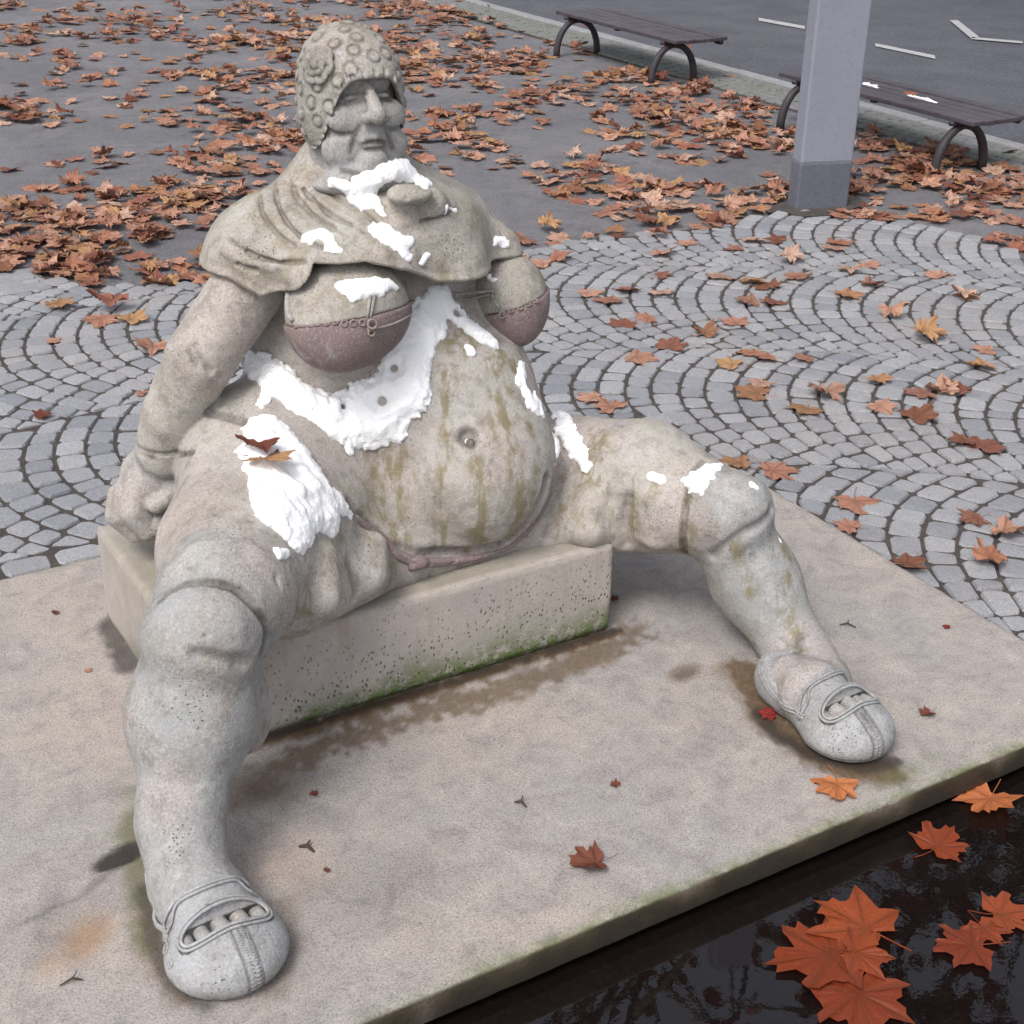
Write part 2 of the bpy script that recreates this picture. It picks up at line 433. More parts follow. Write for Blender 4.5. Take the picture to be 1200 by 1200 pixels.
def polygonize(F, lo, hi, h, newton=1):
    """surface nets over sparse blocks"""
    K = 6; lo = np.array(lo, dtype=np.float32); H = h*K
    n = np.ceil((np.array(hi)-lo)/H).astype(int)
    ci = np.stack(np.meshgrid(*[np.arange(k) for k in n], indexing='ij'), -1).reshape(-1, 3)
    dc = F(lo+(ci+.5)*H)
    act = ci[np.abs(dc) < H*1.45]
    N = n*K+1
    D = np.repeat(np.repeat(np.repeat(dc.reshape(n), K, 0), K, 1), K, 2).astype(np.float32)
    D = np.pad(D, ((0, 1), (0, 1), (0, 1)), mode='edge')
    sub = np.stack(np.meshgrid(*[np.arange(K+1)]*3, indexing='ij'), -1).reshape(-1, 3)
    idx = (act[:, None, :]*K+sub[None]).reshape(-1, 3)
    flat = np.unique(np.ravel_multi_index(idx.T, N))
    pts = np.stack(np.unravel_index(flat, N), 1)
    # keep spatial coherence for culling: sort by block
    key = (pts//24) @ np.array([1000000, 1000, 1]); o = np.argsort(key, kind='stable')
    flat = flat[o]; pts = pts[o]
    D.ravel()[flat] = F(lo+pts.astype(np.float32)*h)
    S = D < 0
    c = [S[i:N[0]-1+i, j:N[1]-1+j, k:N[2]-1+k] for i in (0, 1) for j in (0, 1) for k in (0, 1)]
    anyv = c[0] | c[1] | c[2] | c[3] | c[4] | c[5] | c[6] | c[7]
    allv = c[0] & c[1] & c[2] & c[3] & c[4] & c[5] & c[6] & c[7]
    cells = np.argwhere(anyv & ~allv)
    if not len(cells): return np.zeros((0, 3)), np.zeros((0, 4), int)
    vid = -np.ones(np.array(N)-1, dtype=np.int32); vid[tuple(cells.T)] = np.arange(len(cells))
    corners = np.array([[i, j, k] for i in (0, 1) for j in (0, 1) for k in (0, 1)])
    val = np.stack([D[tuple((cells+q).T)] for q in corners], 1)
    acc = np.zeros((len(cells), 3)); cnt = np.zeros(len(cells))
    for a in range(8):
        for b in range(a+1, 8):
            if np.abs(corners[a]-corners[b]).sum() != 1: continue
            va, vb = val[:, a], val[:, b]; m = (va < 0) != (vb < 0)
            t = np.where(m, va/(va-vb+1e-12), 0)
            acc += np.where(m[:, None], corners[a]+t[:, None]*(corners[b]-corners[a]), 0); cnt += m
    V = lo+(cells+acc/cnt[:, None])*h
    faces = []
    for ax in range(3):
        u, v = [(1, 2), (2, 0), (0, 1)][ax]
        sl = [slice(None)]*3; s2 = [slice(None)]*3
        sl[ax] = slice(0, -1); s2[ax] = slice(1, None)
        ed = np.argwhere(S[tuple(sl)] != S[tuple(s2)])
        ed = ed[(ed[:, u] > 0) & (ed[:, v] > 0) & (ed[:, u] < N[u]-1) & (ed[:, v] < N[v]-1)]
        ins = S[tuple(ed.T)]
        q = []
        for du, dv in ((-1, -1), (0, -1), (0, 0), (-1, 0)):
            e = ed.copy(); e[:, u] += du; e[:, v] += dv
            q.append(vid[tuple(e.T)])
        q = np.stack(q, 1)
        q[~ins] = q[~ins][:, ::-1]
        faces.append(q)
    Fc = np.concatenate(faces); Fc = Fc[(Fc >= 0).all(1)]
    V = V.astype(np.float32)
    for _ in range(newton):
        g = grad(F, V, h*.5); n2 = (g**2).sum(1)
        V = V-g*np.where(n2 > .05, np.clip(F(V)/(n2+1e-6), -h*.6, h*.6), 0)[:, None]
    return V, Fc

# ---------------------------------------------------------------- statue: base forms
HY = R(-3)                                  # the head is turned a little
HP = R(6)                                    # chin raised
HF = A3(math.sin(HY)*math.cos(HP), -math.cos(HY)*math.cos(HP), math.sin(HP)); HR = A3(math.cos(HY), math.sin(HY), 0)
HU = np.cross(HR, -HF).astype(np.float32)
HC = A3(*(1.381, 3.000, 1.378))
def hd(x, f, z): return HC+HR*x+HF*f+HU*z
HM = np.stack([HR, -HF, HU], 1)
B = []
# torso
B += [ell((1.425, 3.040, 0.389), (.36, .30, .21), .0),
      ell((1.502, 3.060, 0.579), (.345, .27, .26), .06),
      ell((1.474, 3.110, 0.839), (.32, .22, .28), .08),
      ell((1.257, 3.100, 0.757), (.13, .15, .15), .05),
      ell((1.602, 2.900, 0.468), (.235, .265, .235), .06),
      ell((1.585, 2.950, 0.637), (.22, .21, .20), .08)]
# right hip, thigh (towards the camera)
B += [cap((1.263, 3.000, 0.385), (0.919, 2.620, 0.480), .205, .155, .05), cap((0.919, 2.620, 0.480), (0.813, 2.450, 0.512), .158, .138, .03),
      ell((1.138, 2.980, 0.515), (.23, .20, .20), .06), cap((1.100, 2.960, 0.564), (0.918, 2.680, 0.493), .150, .150, .08), cap((1.343, 2.800, 0.303), (1.015, 2.580, 0.384), .085, .078, .07),
      cap((1.375, 2.780, 0.299), (1.764, 2.820, 0.263), .075, .08, .05)]
# left hip, thigh
B += [cap((1.914, 2.980, 0.315), (2.050, 2.720, 0.377), .165, .150, .05), cap((2.050, 2.720, 0.377), (2.103, 2.580, 0.356), .148, .128, .03),
      cap((1.777, 2.800, 0.288), (2.068, 2.660, 0.280), .085, .080, .06)]
# right knee, calf, ankle, foot
B += [ell((0.736, 2.360, 0.500), (.118, .11, .11), .03), cap((0.735, 2.380, 0.434), (0.698, 2.360, 0.327), .116, .124, .03),
      cap((0.701, 2.370, 0.309), (0.625, 2.260, 0.156), .120, .075, .05), cap((0.625, 2.260, 0.156), (0.611, 2.180, 0.063), .076, .080, .05),
      ell((0.819, 2.400, 0.272), (.055, .06, .11), .05)]
# left knee, calf, ankle, foot
B += [ell((2.150, 2.470, 0.374), (.095, .095, .095), .03), cap((2.147, 2.500, 0.328), (2.213, 2.440, 0.172), .100, .106, .04),
      cap((2.213, 2.440, 0.172), (2.228, 2.260, 0.031), .106, .075, .05), cap((2.228, 2.260, 0.031), (2.198, 2.150, 0.033), .075, .076, .05)]
# right arm with fist
B += [cap((1.141, 3.020, 0.974), (0.982, 2.980, 0.814), .084, .078, .015), cap((0.982, 2.980, 0.814), (0.926, 3.040, 0.668), .077, .072, .010),
      cap((0.926, 3.040, 0.668), (0.909, 3.080, 0.562), .072, .068, .006),
      ell((0.873, 3.130, 0.467), (.062, .075, .085), .015), cap((0.913, 3.100, 0.535), (0.861, 3.130, 0.435), .064, .065, .008),
      ] + chain([(0.846, 3.100, 0.486), (0.819, 3.080, 0.422), (0.844, 3.070, 0.374), (0.892, 3.060, 0.383)], [.030, .034, .031, .026], .012) \
      + chain([(0.822, 3.130, 0.456), (0.804, 3.120, 0.396), (0.830, 3.110, 0.355), (0.889, 3.100, 0.344)], [.030, .032, .031, .028], .010) \
      + chain([(0.817, 3.180, 0.424), (0.805, 3.170, 0.378), (0.834, 3.160, 0.340), (0.907, 3.160, 0.317)], [.028, .030, .030, .028], .010) \
      + chain([(0.910, 3.070, 0.495), (0.911, 3.050, 0.465), (0.867, 3.050, 0.442)], [.028, .025, .020], .010) \
      + [ell((0.894, 3.100, 0.394), (.035, .03, .03), .01)]
# left arm propped behind the back
B += [cap((1.758, 3.200, 0.814), (1.871, 3.340, 0.507), .07, .07, .04), cap((1.905, 3.340, 0.501), (1.938, 3.320, 0.264), .072, .055, .03),
      ell((1.933, 3.300, 0.240), (.045, .07, .04), .02)]
# breasts
B += [ell((1.282, 2.840, 0.926), (.135, .125, .118), .025), ell((1.238, 2.800, 0.900), (.095, .09, .085), .03),
      ell((1.751, 2.930, 0.858), (.092, .10, .100), .025), ell((1.756, 2.900, 0.818), (.060, .065, .07), .03)]
# neck and head
B += [cap((1.407, 3.070, 1.121), hd(0, -.01, -.10), .11, .09, .04),
      ell(hd(0, -.02, .0), (.105, .113, .108), .03, M=HM), ell(hd(0, .03, -.08), (.088, .085, .085), .03, M=HM)]
FACE = [cap(hd(-.045, .080, .018), hd(.045, .080, .018), .018, .018, .02),
        sph(hd(-.036, .108, -.012), .017, .015, 'd'), sph(hd(.036, .108, -.012), .017, .015, 'd'),
        ell(hd(-.037, .088, -.016), (.017, .012, .011), .006, M=HM), ell(hd(.037, .088, -.016), (.017, .012, .011), .006, M=HM),
        cap(hd(0, .090, .008), hd(0, .146, -.052), .0135, .0190, .008),
        sph(hd(-.021, .132, -.058), .0125, .006), sph(hd(.021, .132, -.058), .0125, .006),
        ell(hd(-.056, .080, -.060), (.037, .026, .034), .007, M=HM), ell(hd(.056, .080, -.058), (.034, .026, .034), .007, M=HM),
        ell(hd(-.052, .060, -.128), (.048, .040, .046), .012, M=HM), ell(hd(.052, .060, -.126), (.046, .040, .044), .012, M=HM),
        ell(hd(0, .098, -.088), (.030, .024, .026), .015, M=HM),
        cap(hd(-.026, .112, -.107), hd(-.002, .121, -.099), .0050, .0068, .006), cap(hd(.002, .121, -.099), hd(.028, .112, -.107), .0068, .0050, .006),
        cap(hd(-.020, .112, -.119), hd(.022, .112, -.119), .0070, .0070, .006),
        sph(hd(0, .2, 0), .001, .001),
        ell(hd(0, .102, -.150), (.034, .028, .026), .007, M=HM),
        ell(hd(0, .058, -.185), (.098, .070, .036), .016, M=HM), ell(hd(0, .03, -.205), (.115, .085, .03), .016, M=HM),
        # folds beside the nose and mouth
        cap(hd(-.026, .118, -.062), hd(-.040, .100, -.118), .003, .003, .008, 'd'),
        cap(hd(.026, .118, -.062), hd(.040, .100, -.118), .003, .003, .008, 'd')]
B += FACE

# cap
def capf_rim(P):   # everything below the rim is cut away, the rim arches over the face
    q = P-HC; f = q@HF; x = q@HR; z = q@HU
    rim = -.150+.172*np.clip((f+.045)/.12, 0, 1)**.8*np.clip(1-(np.abs(x)/.104)**4, 0, 1)
    return (rim-z)*.8
def cap_shell(off): return [cap(hd(-.004, -.002, -.050), hd(-.006, -.018, .045), .121+off, .085+off, .0), ell(hd(-.004, .006, .008), (.114+off, .128+off, .118+off), .03, M=HM)]
CAPB = cap_shell(0)
# cape
CAPEB = [ell((1.419, 3.060, 0.952), (.375, .24, .235), .0), cap((1.409, 3.070, 1.161), (1.424, 3.050, 1.053), .125, .20, .09),
         sph((1.163, 3.020, 1.009), .130, .06), sph((1.666, 3.020, 0.957), .078, .06), sph((1.751, 2.950, 0.967), .042, .06),
         ell((1.415, 2.920, 1.037), (.24, .15, .13), .07), ell((1.538, 2.860, 0.976), (.10, .10, .07), .05), ell((1.291, 2.860, 1.017), (.15, .12, .07), .04)]
def hem_fn(P):
    x, y = P[:, 0], P[:, 1]
    z = np.interp(x, HEMX, HEMZ)
    return z-P[:, 2]
HEMX = [1.048, 1.103, 1.146, 1.188, 1.287, 1.399, 1.473, 1.595, 1.770]
HEMZ = [0.999, 0.960, 0.980, 1.056, 1.053, 1.014, 0.977, 0.970, 0.956]
CAPEB += [fun(hem_fn, .012)]
KNOT = [ell((1.462, 2.850, 1.141), (.072, .052, .032), .02), ell((1.422, 2.800, 1.177), (.052, .038, .018), .012)]
CAPEB += KNOT
def F_body0(P): return field(B, P)
def F_cape0(P): return field(CAPEB, P)
CUTC = [fun(capf_rim, .006)]
def F_cap0(P): return field(CAPB+CUTC, P)

# bodices: an offset of the breasts, cut to a band; lower cup thicker
BR = [ell((1.282, 2.840, 0.926), (.135, .125, .118), .0), ell((1.238, 2.800, 0.900), (.095, .09, .085), .03)]
BL = [ell((1.751, 2.930, 0.858), (.092, .10, .100), .0), ell((1.756, 2.900, 0.818), (.060, .065, .07), .03)]

# shoes in a local frame: u forward, v sideways, w up; toes towards -Y
SHOE_R = dict(o=A3(0.613, 2.09, 0), yaw=R(2), sc=1.0, flip=1, wd=1.08)
SHOE_L = dict(o=A3(2.113, 2.060, 0), yaw=R(4), sc=1.02, flip=-1, wd=1.0)
def to_local(S, P):
    q = (np.asarray(P, dtype=np.float32)-S['o'])/S['sc']; c, s = math.cos(S['yaw']), math.sin(S['yaw'])
    f = A3(s, -c, 0); r = A3(c, s, 0)
    return np.stack([q@f, q@r*S['flip']/S['wd'], q[:, 2]], 1)
def to_world(S, Q):
    Q = np.asarray(Q, dtype=np.float32); c, s = math.cos(S['yaw']), math.sin(S['yaw'])
    f = A3(s, -c, 0); r = A3(c, s, 0)
    return S['o']+S['sc']*(Q[:, :1]*f+Q[:, 1:2]*S['flip']*S['wd']*r+Q[:, 2:3]*A3(0, 0, 1))
SH = [ell((-.125, 0, .055), (.065, .058, .062), 0), cap((-.12, 0, .04), (.06, .005, .045), .052, .070, .04),
      ell((.085, .0, .038), (.100, .108, .062), .04), ell((.105, 0, .045), (.085, .085, .055), .03),
      cap((-.06, 0, .06), (.06, 0, .065), .062, .055, .05),
      fun(lambda P: -P[:, 2]+.004, .012)]
def shoe_rim(P):   # top line of the shoe: low at the sides, open over the instep
    u = P[:, 0]
    top = np.interp(u, [-.2, -.13, -.05, -.012, -.002, .3], [.108, .098, .066, .076, .3, .3])
    return (P[:, 2]-top)*.75
SHCUT = [fun(shoe_rim, .006)]
def band(P): return smax(field(INSTEP, P)-.0055, smax(-.004-P[:, 0], P[:, 0]-.07, .004), .004)
PEEP = [cap((.088, -.062, .090), (.088, .062, .090), .023, .023, .0), cap((.088, -.056, .070), (.088, .056, .070), .022, .022, .0), cap((.088, -.060, .12), (.088, .060, .12), .024, .024, .0)]
INSTEP = [cap((-.10, 0, .07), (-.02, 0, .074), .055, .062, .03), cap((-.02, 0, .074), (.05, 0, .048), .062, .040, .03), cap((-.02, -.028, .06), (-.02, .028, .06), .05, .05, .03)]
def F_shoe(P): return field(SH+SHCUT, P)
def all_surface(P):
    d = np.minimum(F_body0(P), F_cape0(P)); d = np.minimum(d, F_cap0(P))
    d = np.minimum(d, field(BR, P)-.008); d = np.minimum(d, field(BL, P)-.008)
    for S in (SHOE_R, SHOE_L): d = np.minimum(d, F_shoe(to_local(S, P))*S['sc'])
    return d

# ---------------------------------------------------------------- statue: carved detail
FINE = 1.0
G = []       # grooves (also painted darker along their lines)
def groove(pts, r, k=.006):
    pts = dense(F_body0, pts, .014); G.append((pts, r)); return chain(pts, r*1.45, k, 'd')
DET = []
DET += groove([(0.665, 2.377, 0.588), (0.697, 2.381, 0.603), (0.748, 2.358, 0.614), (0.797, 2.331, 0.599), (0.829, 2.308, 0.558), (0.850, 2.308, 0.502), (0.847, 2.281, 0.459)], .0060, .004)
DET += groove([(2.111, 2.558, 0.483), (2.059, 2.536, 0.469), (2.017, 2.501, 0.412), (2.008, 2.494, 0.341), (2.043, 2.523, 0.247)], .0055, .008)
DET += groove([(1.216, 2.708, 0.513), (1.272, 2.712, 0.427), (1.326, 2.702, 0.372), (1.386, 2.701, 0.334), (1.513, 2.709, 0.302), (1.640, 2.698, 0.317), (1.685, 2.664, 0.396), (1.720, 2.669, 0.474)], .011, .014)
DET += groove([(0.982, 2.953, 0.693), (1.004, 2.901, 0.700), (1.036, 2.844, 0.697)], .006, .012)
DET += groove([(0.954, 2.930, 0.872), (0.956, 2.909, 0.843), (0.974, 2.899, 0.815)], .0045, .012)
DET += groove([(0.940, 2.925, 0.856), (0.947, 2.909, 0.829)], .004, .012)
DET += groove([(0.842, 3.075, 0.587), (0.861, 3.021, 0.590), (0.898, 2.998, 0.587), (0.914, 2.884, 0.636)], .0035, .008)
DET += groove([(0.842, 3.065, 0.576), (0.864, 3.022, 0.574)], .003, .006)
DET += groove([(1.927, 2.622, 0.392), (1.922, 2.624, 0.332), (1.943, 2.629, 0.252)], .008, .022)
DET += groove([(1.821, 2.785, 0.401), (1.778, 2.722, 0.348), (1.752, 2.710, 0.292)], .007, .02)
DET += groove([(0.967, 2.425, 0.482), (0.979, 2.471, 0.402), (0.957, 2.455, 0.365)], .006, .022)
DET += groove([(1.167, 2.608, 0.430), (1.174, 2.591, 0.382), (1.162, 2.581, 0.346)], .006, .022)
DET += groove([(2.205, 2.394, 0.397), (2.164, 2.375, 0.381), (2.109, 2.383, 0.363), (2.079, 2.412, 0.319), (2.069, 2.442, 0.279)], .006, .020)
DET += groove([(0.691, 2.259, 0.519), (0.737, 2.249, 0.503), (0.783, 2.260, 0.471)], .006, .022)
DET += groove([(0.809, 2.331, 0.594), (0.832, 2.315, 0.565)], .004, .01)
DET += groove([(2.199, 2.235, 0.121), (2.133, 2.202, 0.103), (2.087, 2.171, 0.093)], .005, .014)
DET += [sph((1.517, 2.705, 0.614), .022, .012, 'd'), sph((1.519, 2.698, 0.603), .011, .008)]
DET += [sph((0.771, 2.255, 0.477), .010, .02, 'd'), sph((0.582, 2.162, 0.154), .012, .03)]
def hgroove(l, r, k=.005): return groove([tuple(hd(*q)) for q in l], r, k)
for sg in (-1, 1):
    DET += hgroove([(sg*.028, .12, -.050), (sg*.034, .115, -.085), (sg*.046, .10, -.112), (sg*.05, .09, -.13)], .0024)
    DET += hgroove([(sg*.030, .11, -.082), (sg*.055, .11, -.098), (sg*.080, .09, -.090), (sg*.092, .07, -.07)], .0030)
    DET += hgroove([(sg*.024, .12, -.022), (sg*.040, .12, -.028), (sg*.062, .11, -.020)], .0022)
    DET += hgroove([(sg*.022, .12, -.004), (sg*.040, .12, .004), (sg*.060, .11, -.006)], .0022)
DET += hgroove([(-.032, .13, -.1165), (-.015, .13, -.1105), (0, .13, -.1085), (.015, .13, -.1105), (.034, .13, -.1165)], .0026, .003)
DET += hgroove([(-.022, .12, -.126), (0, .12, -.129), (.024, .12, -.126)], .0022)
DET += hgroove([(-.075, .10, -.163), (-.04, .12, -.176), (0, .13, -.180), (.04, .12, -.176), (.075, .10, -.163)], .0035)
DET += hgroove([(-.085, .10, -.200), (-.04, .12, -.212), (.0, .13, -.215)], .0025)
# soft rolls of the inner thighs, shin muscles
DET += [cap((1.081, 2.550, 0.492), (1.053, 2.502, 0.418), .02, .035, .05), cap((1.259, 2.678, 0.406), (1.228, 2.626, 0.361), .02, .03, .05),
        cap((1.874, 2.703, 0.381), (1.850, 2.672, 0.299), .02, .035, .05), cap((1.973, 2.560, 0.396), (1.982, 2.568, 0.295), .02, .03, .04)]
# toes seen in the openings of the shoes (built with the body)
def toes(S):
    o = []
    for i, v in enumerate((-.074, -.042, -.006, .034, .072)):
        r = (.0145, .0155, .0165, .0175, .0160)[i]
        a = to_world(S, [(.055, v*.88, .094-abs(v)*.18)])[0]; b = to_world(S, [(.090, v*.90, .097-abs(v)*.24)])[0]
        o.append(cap(a, b, r*.9, r, .0015))
    return o
for S in (SHOE_R, SHOE_L):
    for p in INSTEP:
        a, b = to_world(S, [p['a'], p['b']]); DET.append(cap(a, b, p['ra']*S['sc'], p['rb']*S['sc'], .045))
DET += toes(SHOE_R)+toes(SHOE_L)
def F_body(P):
    P = np.asarray(P, dtype=np.float32)
    return field(B+DET, P)

# ---------------------------------------------------------------- paint masks
def seg_dist(P, pts):
    P = np.asarray(P, dtype=np.float32); d = np.full(len(P), 9., np.float32)
    for i in range(len(pts)-1):
        a = A3(*pts[i]); b = A3(*pts[i+1]); ab = b-a
        h = np.clip(((P-a)@ab)/float(ab@ab+1e-9), 0, 1)
        d = np.minimum(d, np.sqrt(((P-a-h[:, None]*ab)**2).sum(1)))
    return d
DRIPS = [  # run-off stains: centre line and half width
    ([(1.505, 2.783, 0.745), (1.471, 2.725, 0.600), (1.455, 2.711, 0.339)], .013), ([(1.645, 2.791, 0.759), (1.609, 2.673, 0.592), (1.626, 2.685, 0.331)], .017),
    ([(1.519, 2.677, 0.566), (1.525, 2.649, 0.465), (1.537, 2.704, 0.310)], .016), ([(1.360, 2.806, 0.570), (1.346, 2.770, 0.477), (1.328, 2.718, 0.392)], .040),
    ([(1.338, 2.826, 0.632), (1.319, 2.752, 0.446)], .020), ([(1.639, 2.763, 0.727), (1.608, 2.696, 0.627)], .030), ([(1.690, 2.705, 0.606), (1.666, 2.647, 0.432)], .012),
    ([(1.520, 2.870, 0.841), (1.599, 2.805, 0.784), (1.682, 2.785, 0.733)], .035), ([(1.266, 2.733, 0.468), (1.274, 2.686, 0.398)], .018),
    ([(1.075, 2.544, 0.496), (1.047, 2.499, 0.421)], .020), ([(1.143, 2.608, 0.469), (1.135, 2.562, 0.364)], .014), ([(1.249, 2.700, 0.443), (1.233, 2.626, 0.348)], .020), ([(1.301, 2.697, 0.386), (1.290, 2.664, 0.314)], .012),
    ([(0.984, 2.457, 0.542), (1.003, 2.480, 0.401)], .011), ([(1.875, 2.739, 0.413), (1.831, 2.687, 0.253)], .018), ([(1.911, 2.719, 0.461), (1.892, 2.649, 0.292)], .012), ([(1.845, 2.779, 0.403), (1.780, 2.702, 0.284)], .010),
    ([(1.944, 2.626, 0.446), (1.945, 2.612, 0.284)], .012), ([(2.021, 2.504, 0.421), (2.040, 2.527, 0.250)], .018), ([(1.979, 2.592, 0.452), (2.002, 2.568, 0.265)], .010), ([(1.927, 2.764, 0.487), (1.882, 2.729, 0.416)], .030),
    ([(1.205, 2.707, 0.886), (1.362, 2.732, 0.950)], .02), ([(2.255, 2.391, 0.283), (2.150, 2.190, 0.099)], .014), ([(2.094, 2.398, 0.321), (2.128, 2.355, 0.189)], .012),
]
DRIPS_D = [(dense(F_body0, p_, .03, smooth=1), w_) for p_, w_ in DRIPS]
def paint_body(V):
    n = fbm(V, 14, 3, 5); n2 = fbm(V, 40, 2, 9)
    al = np.zeros(len(V)); gr = np.zeros(len(V))
    for pts, wd in DRIPS_D:
        d = seg_dist(V, pts)*(1+.6*n2)+.008*n
        al = np.maximum(al, np.clip(1.35-d/(wd*1.5), 0, 1))
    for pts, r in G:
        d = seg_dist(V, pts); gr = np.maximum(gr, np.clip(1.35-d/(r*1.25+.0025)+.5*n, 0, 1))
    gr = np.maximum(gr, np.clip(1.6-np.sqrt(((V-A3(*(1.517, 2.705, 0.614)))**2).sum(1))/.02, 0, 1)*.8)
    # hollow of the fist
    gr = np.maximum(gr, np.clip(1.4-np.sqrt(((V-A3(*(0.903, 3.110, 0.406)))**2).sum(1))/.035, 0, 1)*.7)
    sp = A3(*(0.792, 2.424, 0.647)); pk = np.clip(fbm(V, 5, 2, 3)*1.4+.1, 0, 1)*.8
    arm = np.clip((.13-seg_dist(V, [(1.164, 3.080, 0.962), (1.034, 3.120, 0.757), (0.927, 3.140, 0.536), (0.842, 3.100, 0.407)]))/.03, 0, 1)
    leg = np.maximum(np.clip((.17-seg_dist(V, [(0.736, 2.360, 0.500), (0.698, 2.360, 0.327), (0.638, 2.260, 0.123), (0.623, 2.200, 0.034)]))/.015, 0, 1),
                     np.clip((.14-seg_dist(V, [(2.150, 2.470, 0.374), (2.213, 2.440, 0.172), (2.228, 2.260, 0.031), (2.232, 2.180, -0.016)]))/.015, 0, 1))
    leg = np.maximum(leg, np.clip((.24-V[:, 2])/.03, 0, 1)); head = np.clip((V[:, 2]-1.12)/.05, 0, 1)
    gy = np.clip(.25+leg*.75+head*.75+arm*.4+.25*n, 0, 1)
    pk = pk*(1-leg*.8)*(1-head*.7)
    # pale patch on the thigh
    dp = np.sqrt(((V-A3(*(0.772, 2.440, 0.645)))**2).sum(1))+.035*n
    pk = pk*np.clip((dp-.085)/.015, 0, 1); gy = np.where(dp < .09, .75, gy)
    return np.stack([al, pk, gr, gy], 1)

def roughen(me, V, amp):
    N = np.empty(len(V)*3, np.float32); me.vertices.foreach_get('normal', N); N = N.reshape(-1, 3)
    D = amp*(fbm(V, 16, 2, 71)*1.3+.8*fbm(V, 60, 3, 72))
    chips = np.clip(vnoise(V, 38, 75)-.72, 0, 1)*-.03*(vnoise(V, 5, 76) > .1)
    W = V+N*(D+chips*amp/.0016)[:, None]
    me.vertices.foreach_set('co', W.astype(np.float32).ravel()); me.update()
def build(name, F, lo, hi, h, mat, parent, paint=None, newton=2):
    V, Q = polygonize(F, lo, hi, h, newton)
    me = mesh_from(name, V, Q, True); roughen(me, V, .0016 if name in ('body', 'cape') else .0007)
    if paint is not None: setattr_col(me, 'paint', paint(V))
    o = link(name, me, mat, parent)
    return o, V

statue = empty('stone_statue', (1.45, 3.0, 0.26))
tag(statue, 'weathered stone statue of a heavy seated bather with legs apart, textured cap and shoulder cape', 'statue')
def par(o):
    o.parent = statue; o.location = (-1.45, -3.0, -.26); return o

RES = .0055
body, bV = build('body', F_body, (.40, 1.78, .0), (2.35, 3.62, 1.62), RES, M_body, None, paint_body)
par(body)

# --- bathing cap with ring bosses
CAPD = []; CG = []
def on(F, p, it=6): return project(F, np.array([p], dtype=np.float32), 0, it)[0]
def capbase(P): return field(CAPB, P)
ringpts = []
cand = HC+np.stack([nrs.uniform(-.16, .16, 5000), nrs.uniform(-.16, .16, 5000), nrs.uniform(-.14, .16, 5000)], 1).astype(np.float32)
cand = project(lambda P: field(CAPB, P), cand, 0, 6)
cand = cand[np.abs(field(CAPB, cand)) < .002]
keep = []
for c in cand:
    if all(((c-k)**2).sum() > .0385**2 for k in keep) and np.linalg.norm(c-A3(*(1.258, 2.930, 1.449))) > .055: keep.append(c)
ringpts = keep
for zi, (z, nn, off) in enumerate(((-.125, 7, 0), (-.085, 8, .5), (-.042, 9, .1), (.002, 11, .3), (.042, 10, .0), (.080, 8, .4), (.112, 6, 0), (.135, 3, .5))):
    for k in range(nn*1):
        a = 2*math.pi*(k+off)/nn
        0 and ringpts.append(hd(math.sin(a)*.16, math.cos(a)*.16-.02, z+rnd.uniform(-.006, .006)))
rp = project(capbase, np.array(ringpts), 0, 8); rn = grad(capbase, rp)
rn /= np.linalg.norm(rn, axis=1)[:, None]
for p, n in zip(rp, rn):
    if capf_rim(p[None])[0] > -.022: continue
    n = Vector(n); q = n.to_track_quat('Z', 'Y').to_matrix(); qm = np.array(q, dtype=np.float32)
    rr = .0145*rnd.uniform(.9, 1.12)
    pts = [A3(*p)+rr*(qm[:, 0]*math.cos(t)+qm[:, 1]*math.sin(t)) for t in np.linspace(0, 2*math.pi, 13)]
    CAPD.append(ell(p-A3(*n)*.001, (rr*.82, rr*.82, .0042), .003, M=qm))
    CG.append(pts); CAPD += chain(pts, .0030, .002, 'd')
def F_cap(P):
    P = np.asarray(P, dtype=np.float32)
    d = field(CAPB+CAPD, P)
    c = capf_rim(P)
    # ribbed edge: the band beside the rim carries notches
    q = P-HC; ang = np.arctan2(q@HR, q@HU+.13)*26
    band = np.clip(1-np.abs(c+.010)/.010, 0, 1)
    d = d-.0045*np.clip(1-np.abs(c+.009)/.013, 0, 1)+band*.006*np.clip(np.sin(ang*1.6)*2, 0, 1)
    d = smax(d, c, .006)
    # hollow: the face shows under the arch
    ins = field(cap_shell(-.016), P)
    front = (P-HC)@HF
    return np.where(front > -.02, smax(d, -ins, .004), d)
def paint_cap(V):
    n = fbm(V, 30, 3, 2); gr = np.zeros(len(V))
    for pts in CG: gr = np.maximum(gr, np.clip(1.3-seg_dist(V, pts)/.0042, 0, 1)*.75)
    gr = np.maximum(gr, np.clip(1-np.abs(capf_rim(V))/.006, 0, 1)*.5)
    al = np.clip((V[:, 2]-HC[2]-.0)/.16, 0, 1)*.55*(n > -.25)
    return np.stack([al, 0*n, gr, .65-.3*al], 1)
capo, _ = build('bathing_cap', F_cap, HC-A3(.2, .2, .22), HC+A3(.2, .2, .22), .0028, M_cape, None, paint_cap, 1)
par(capo)
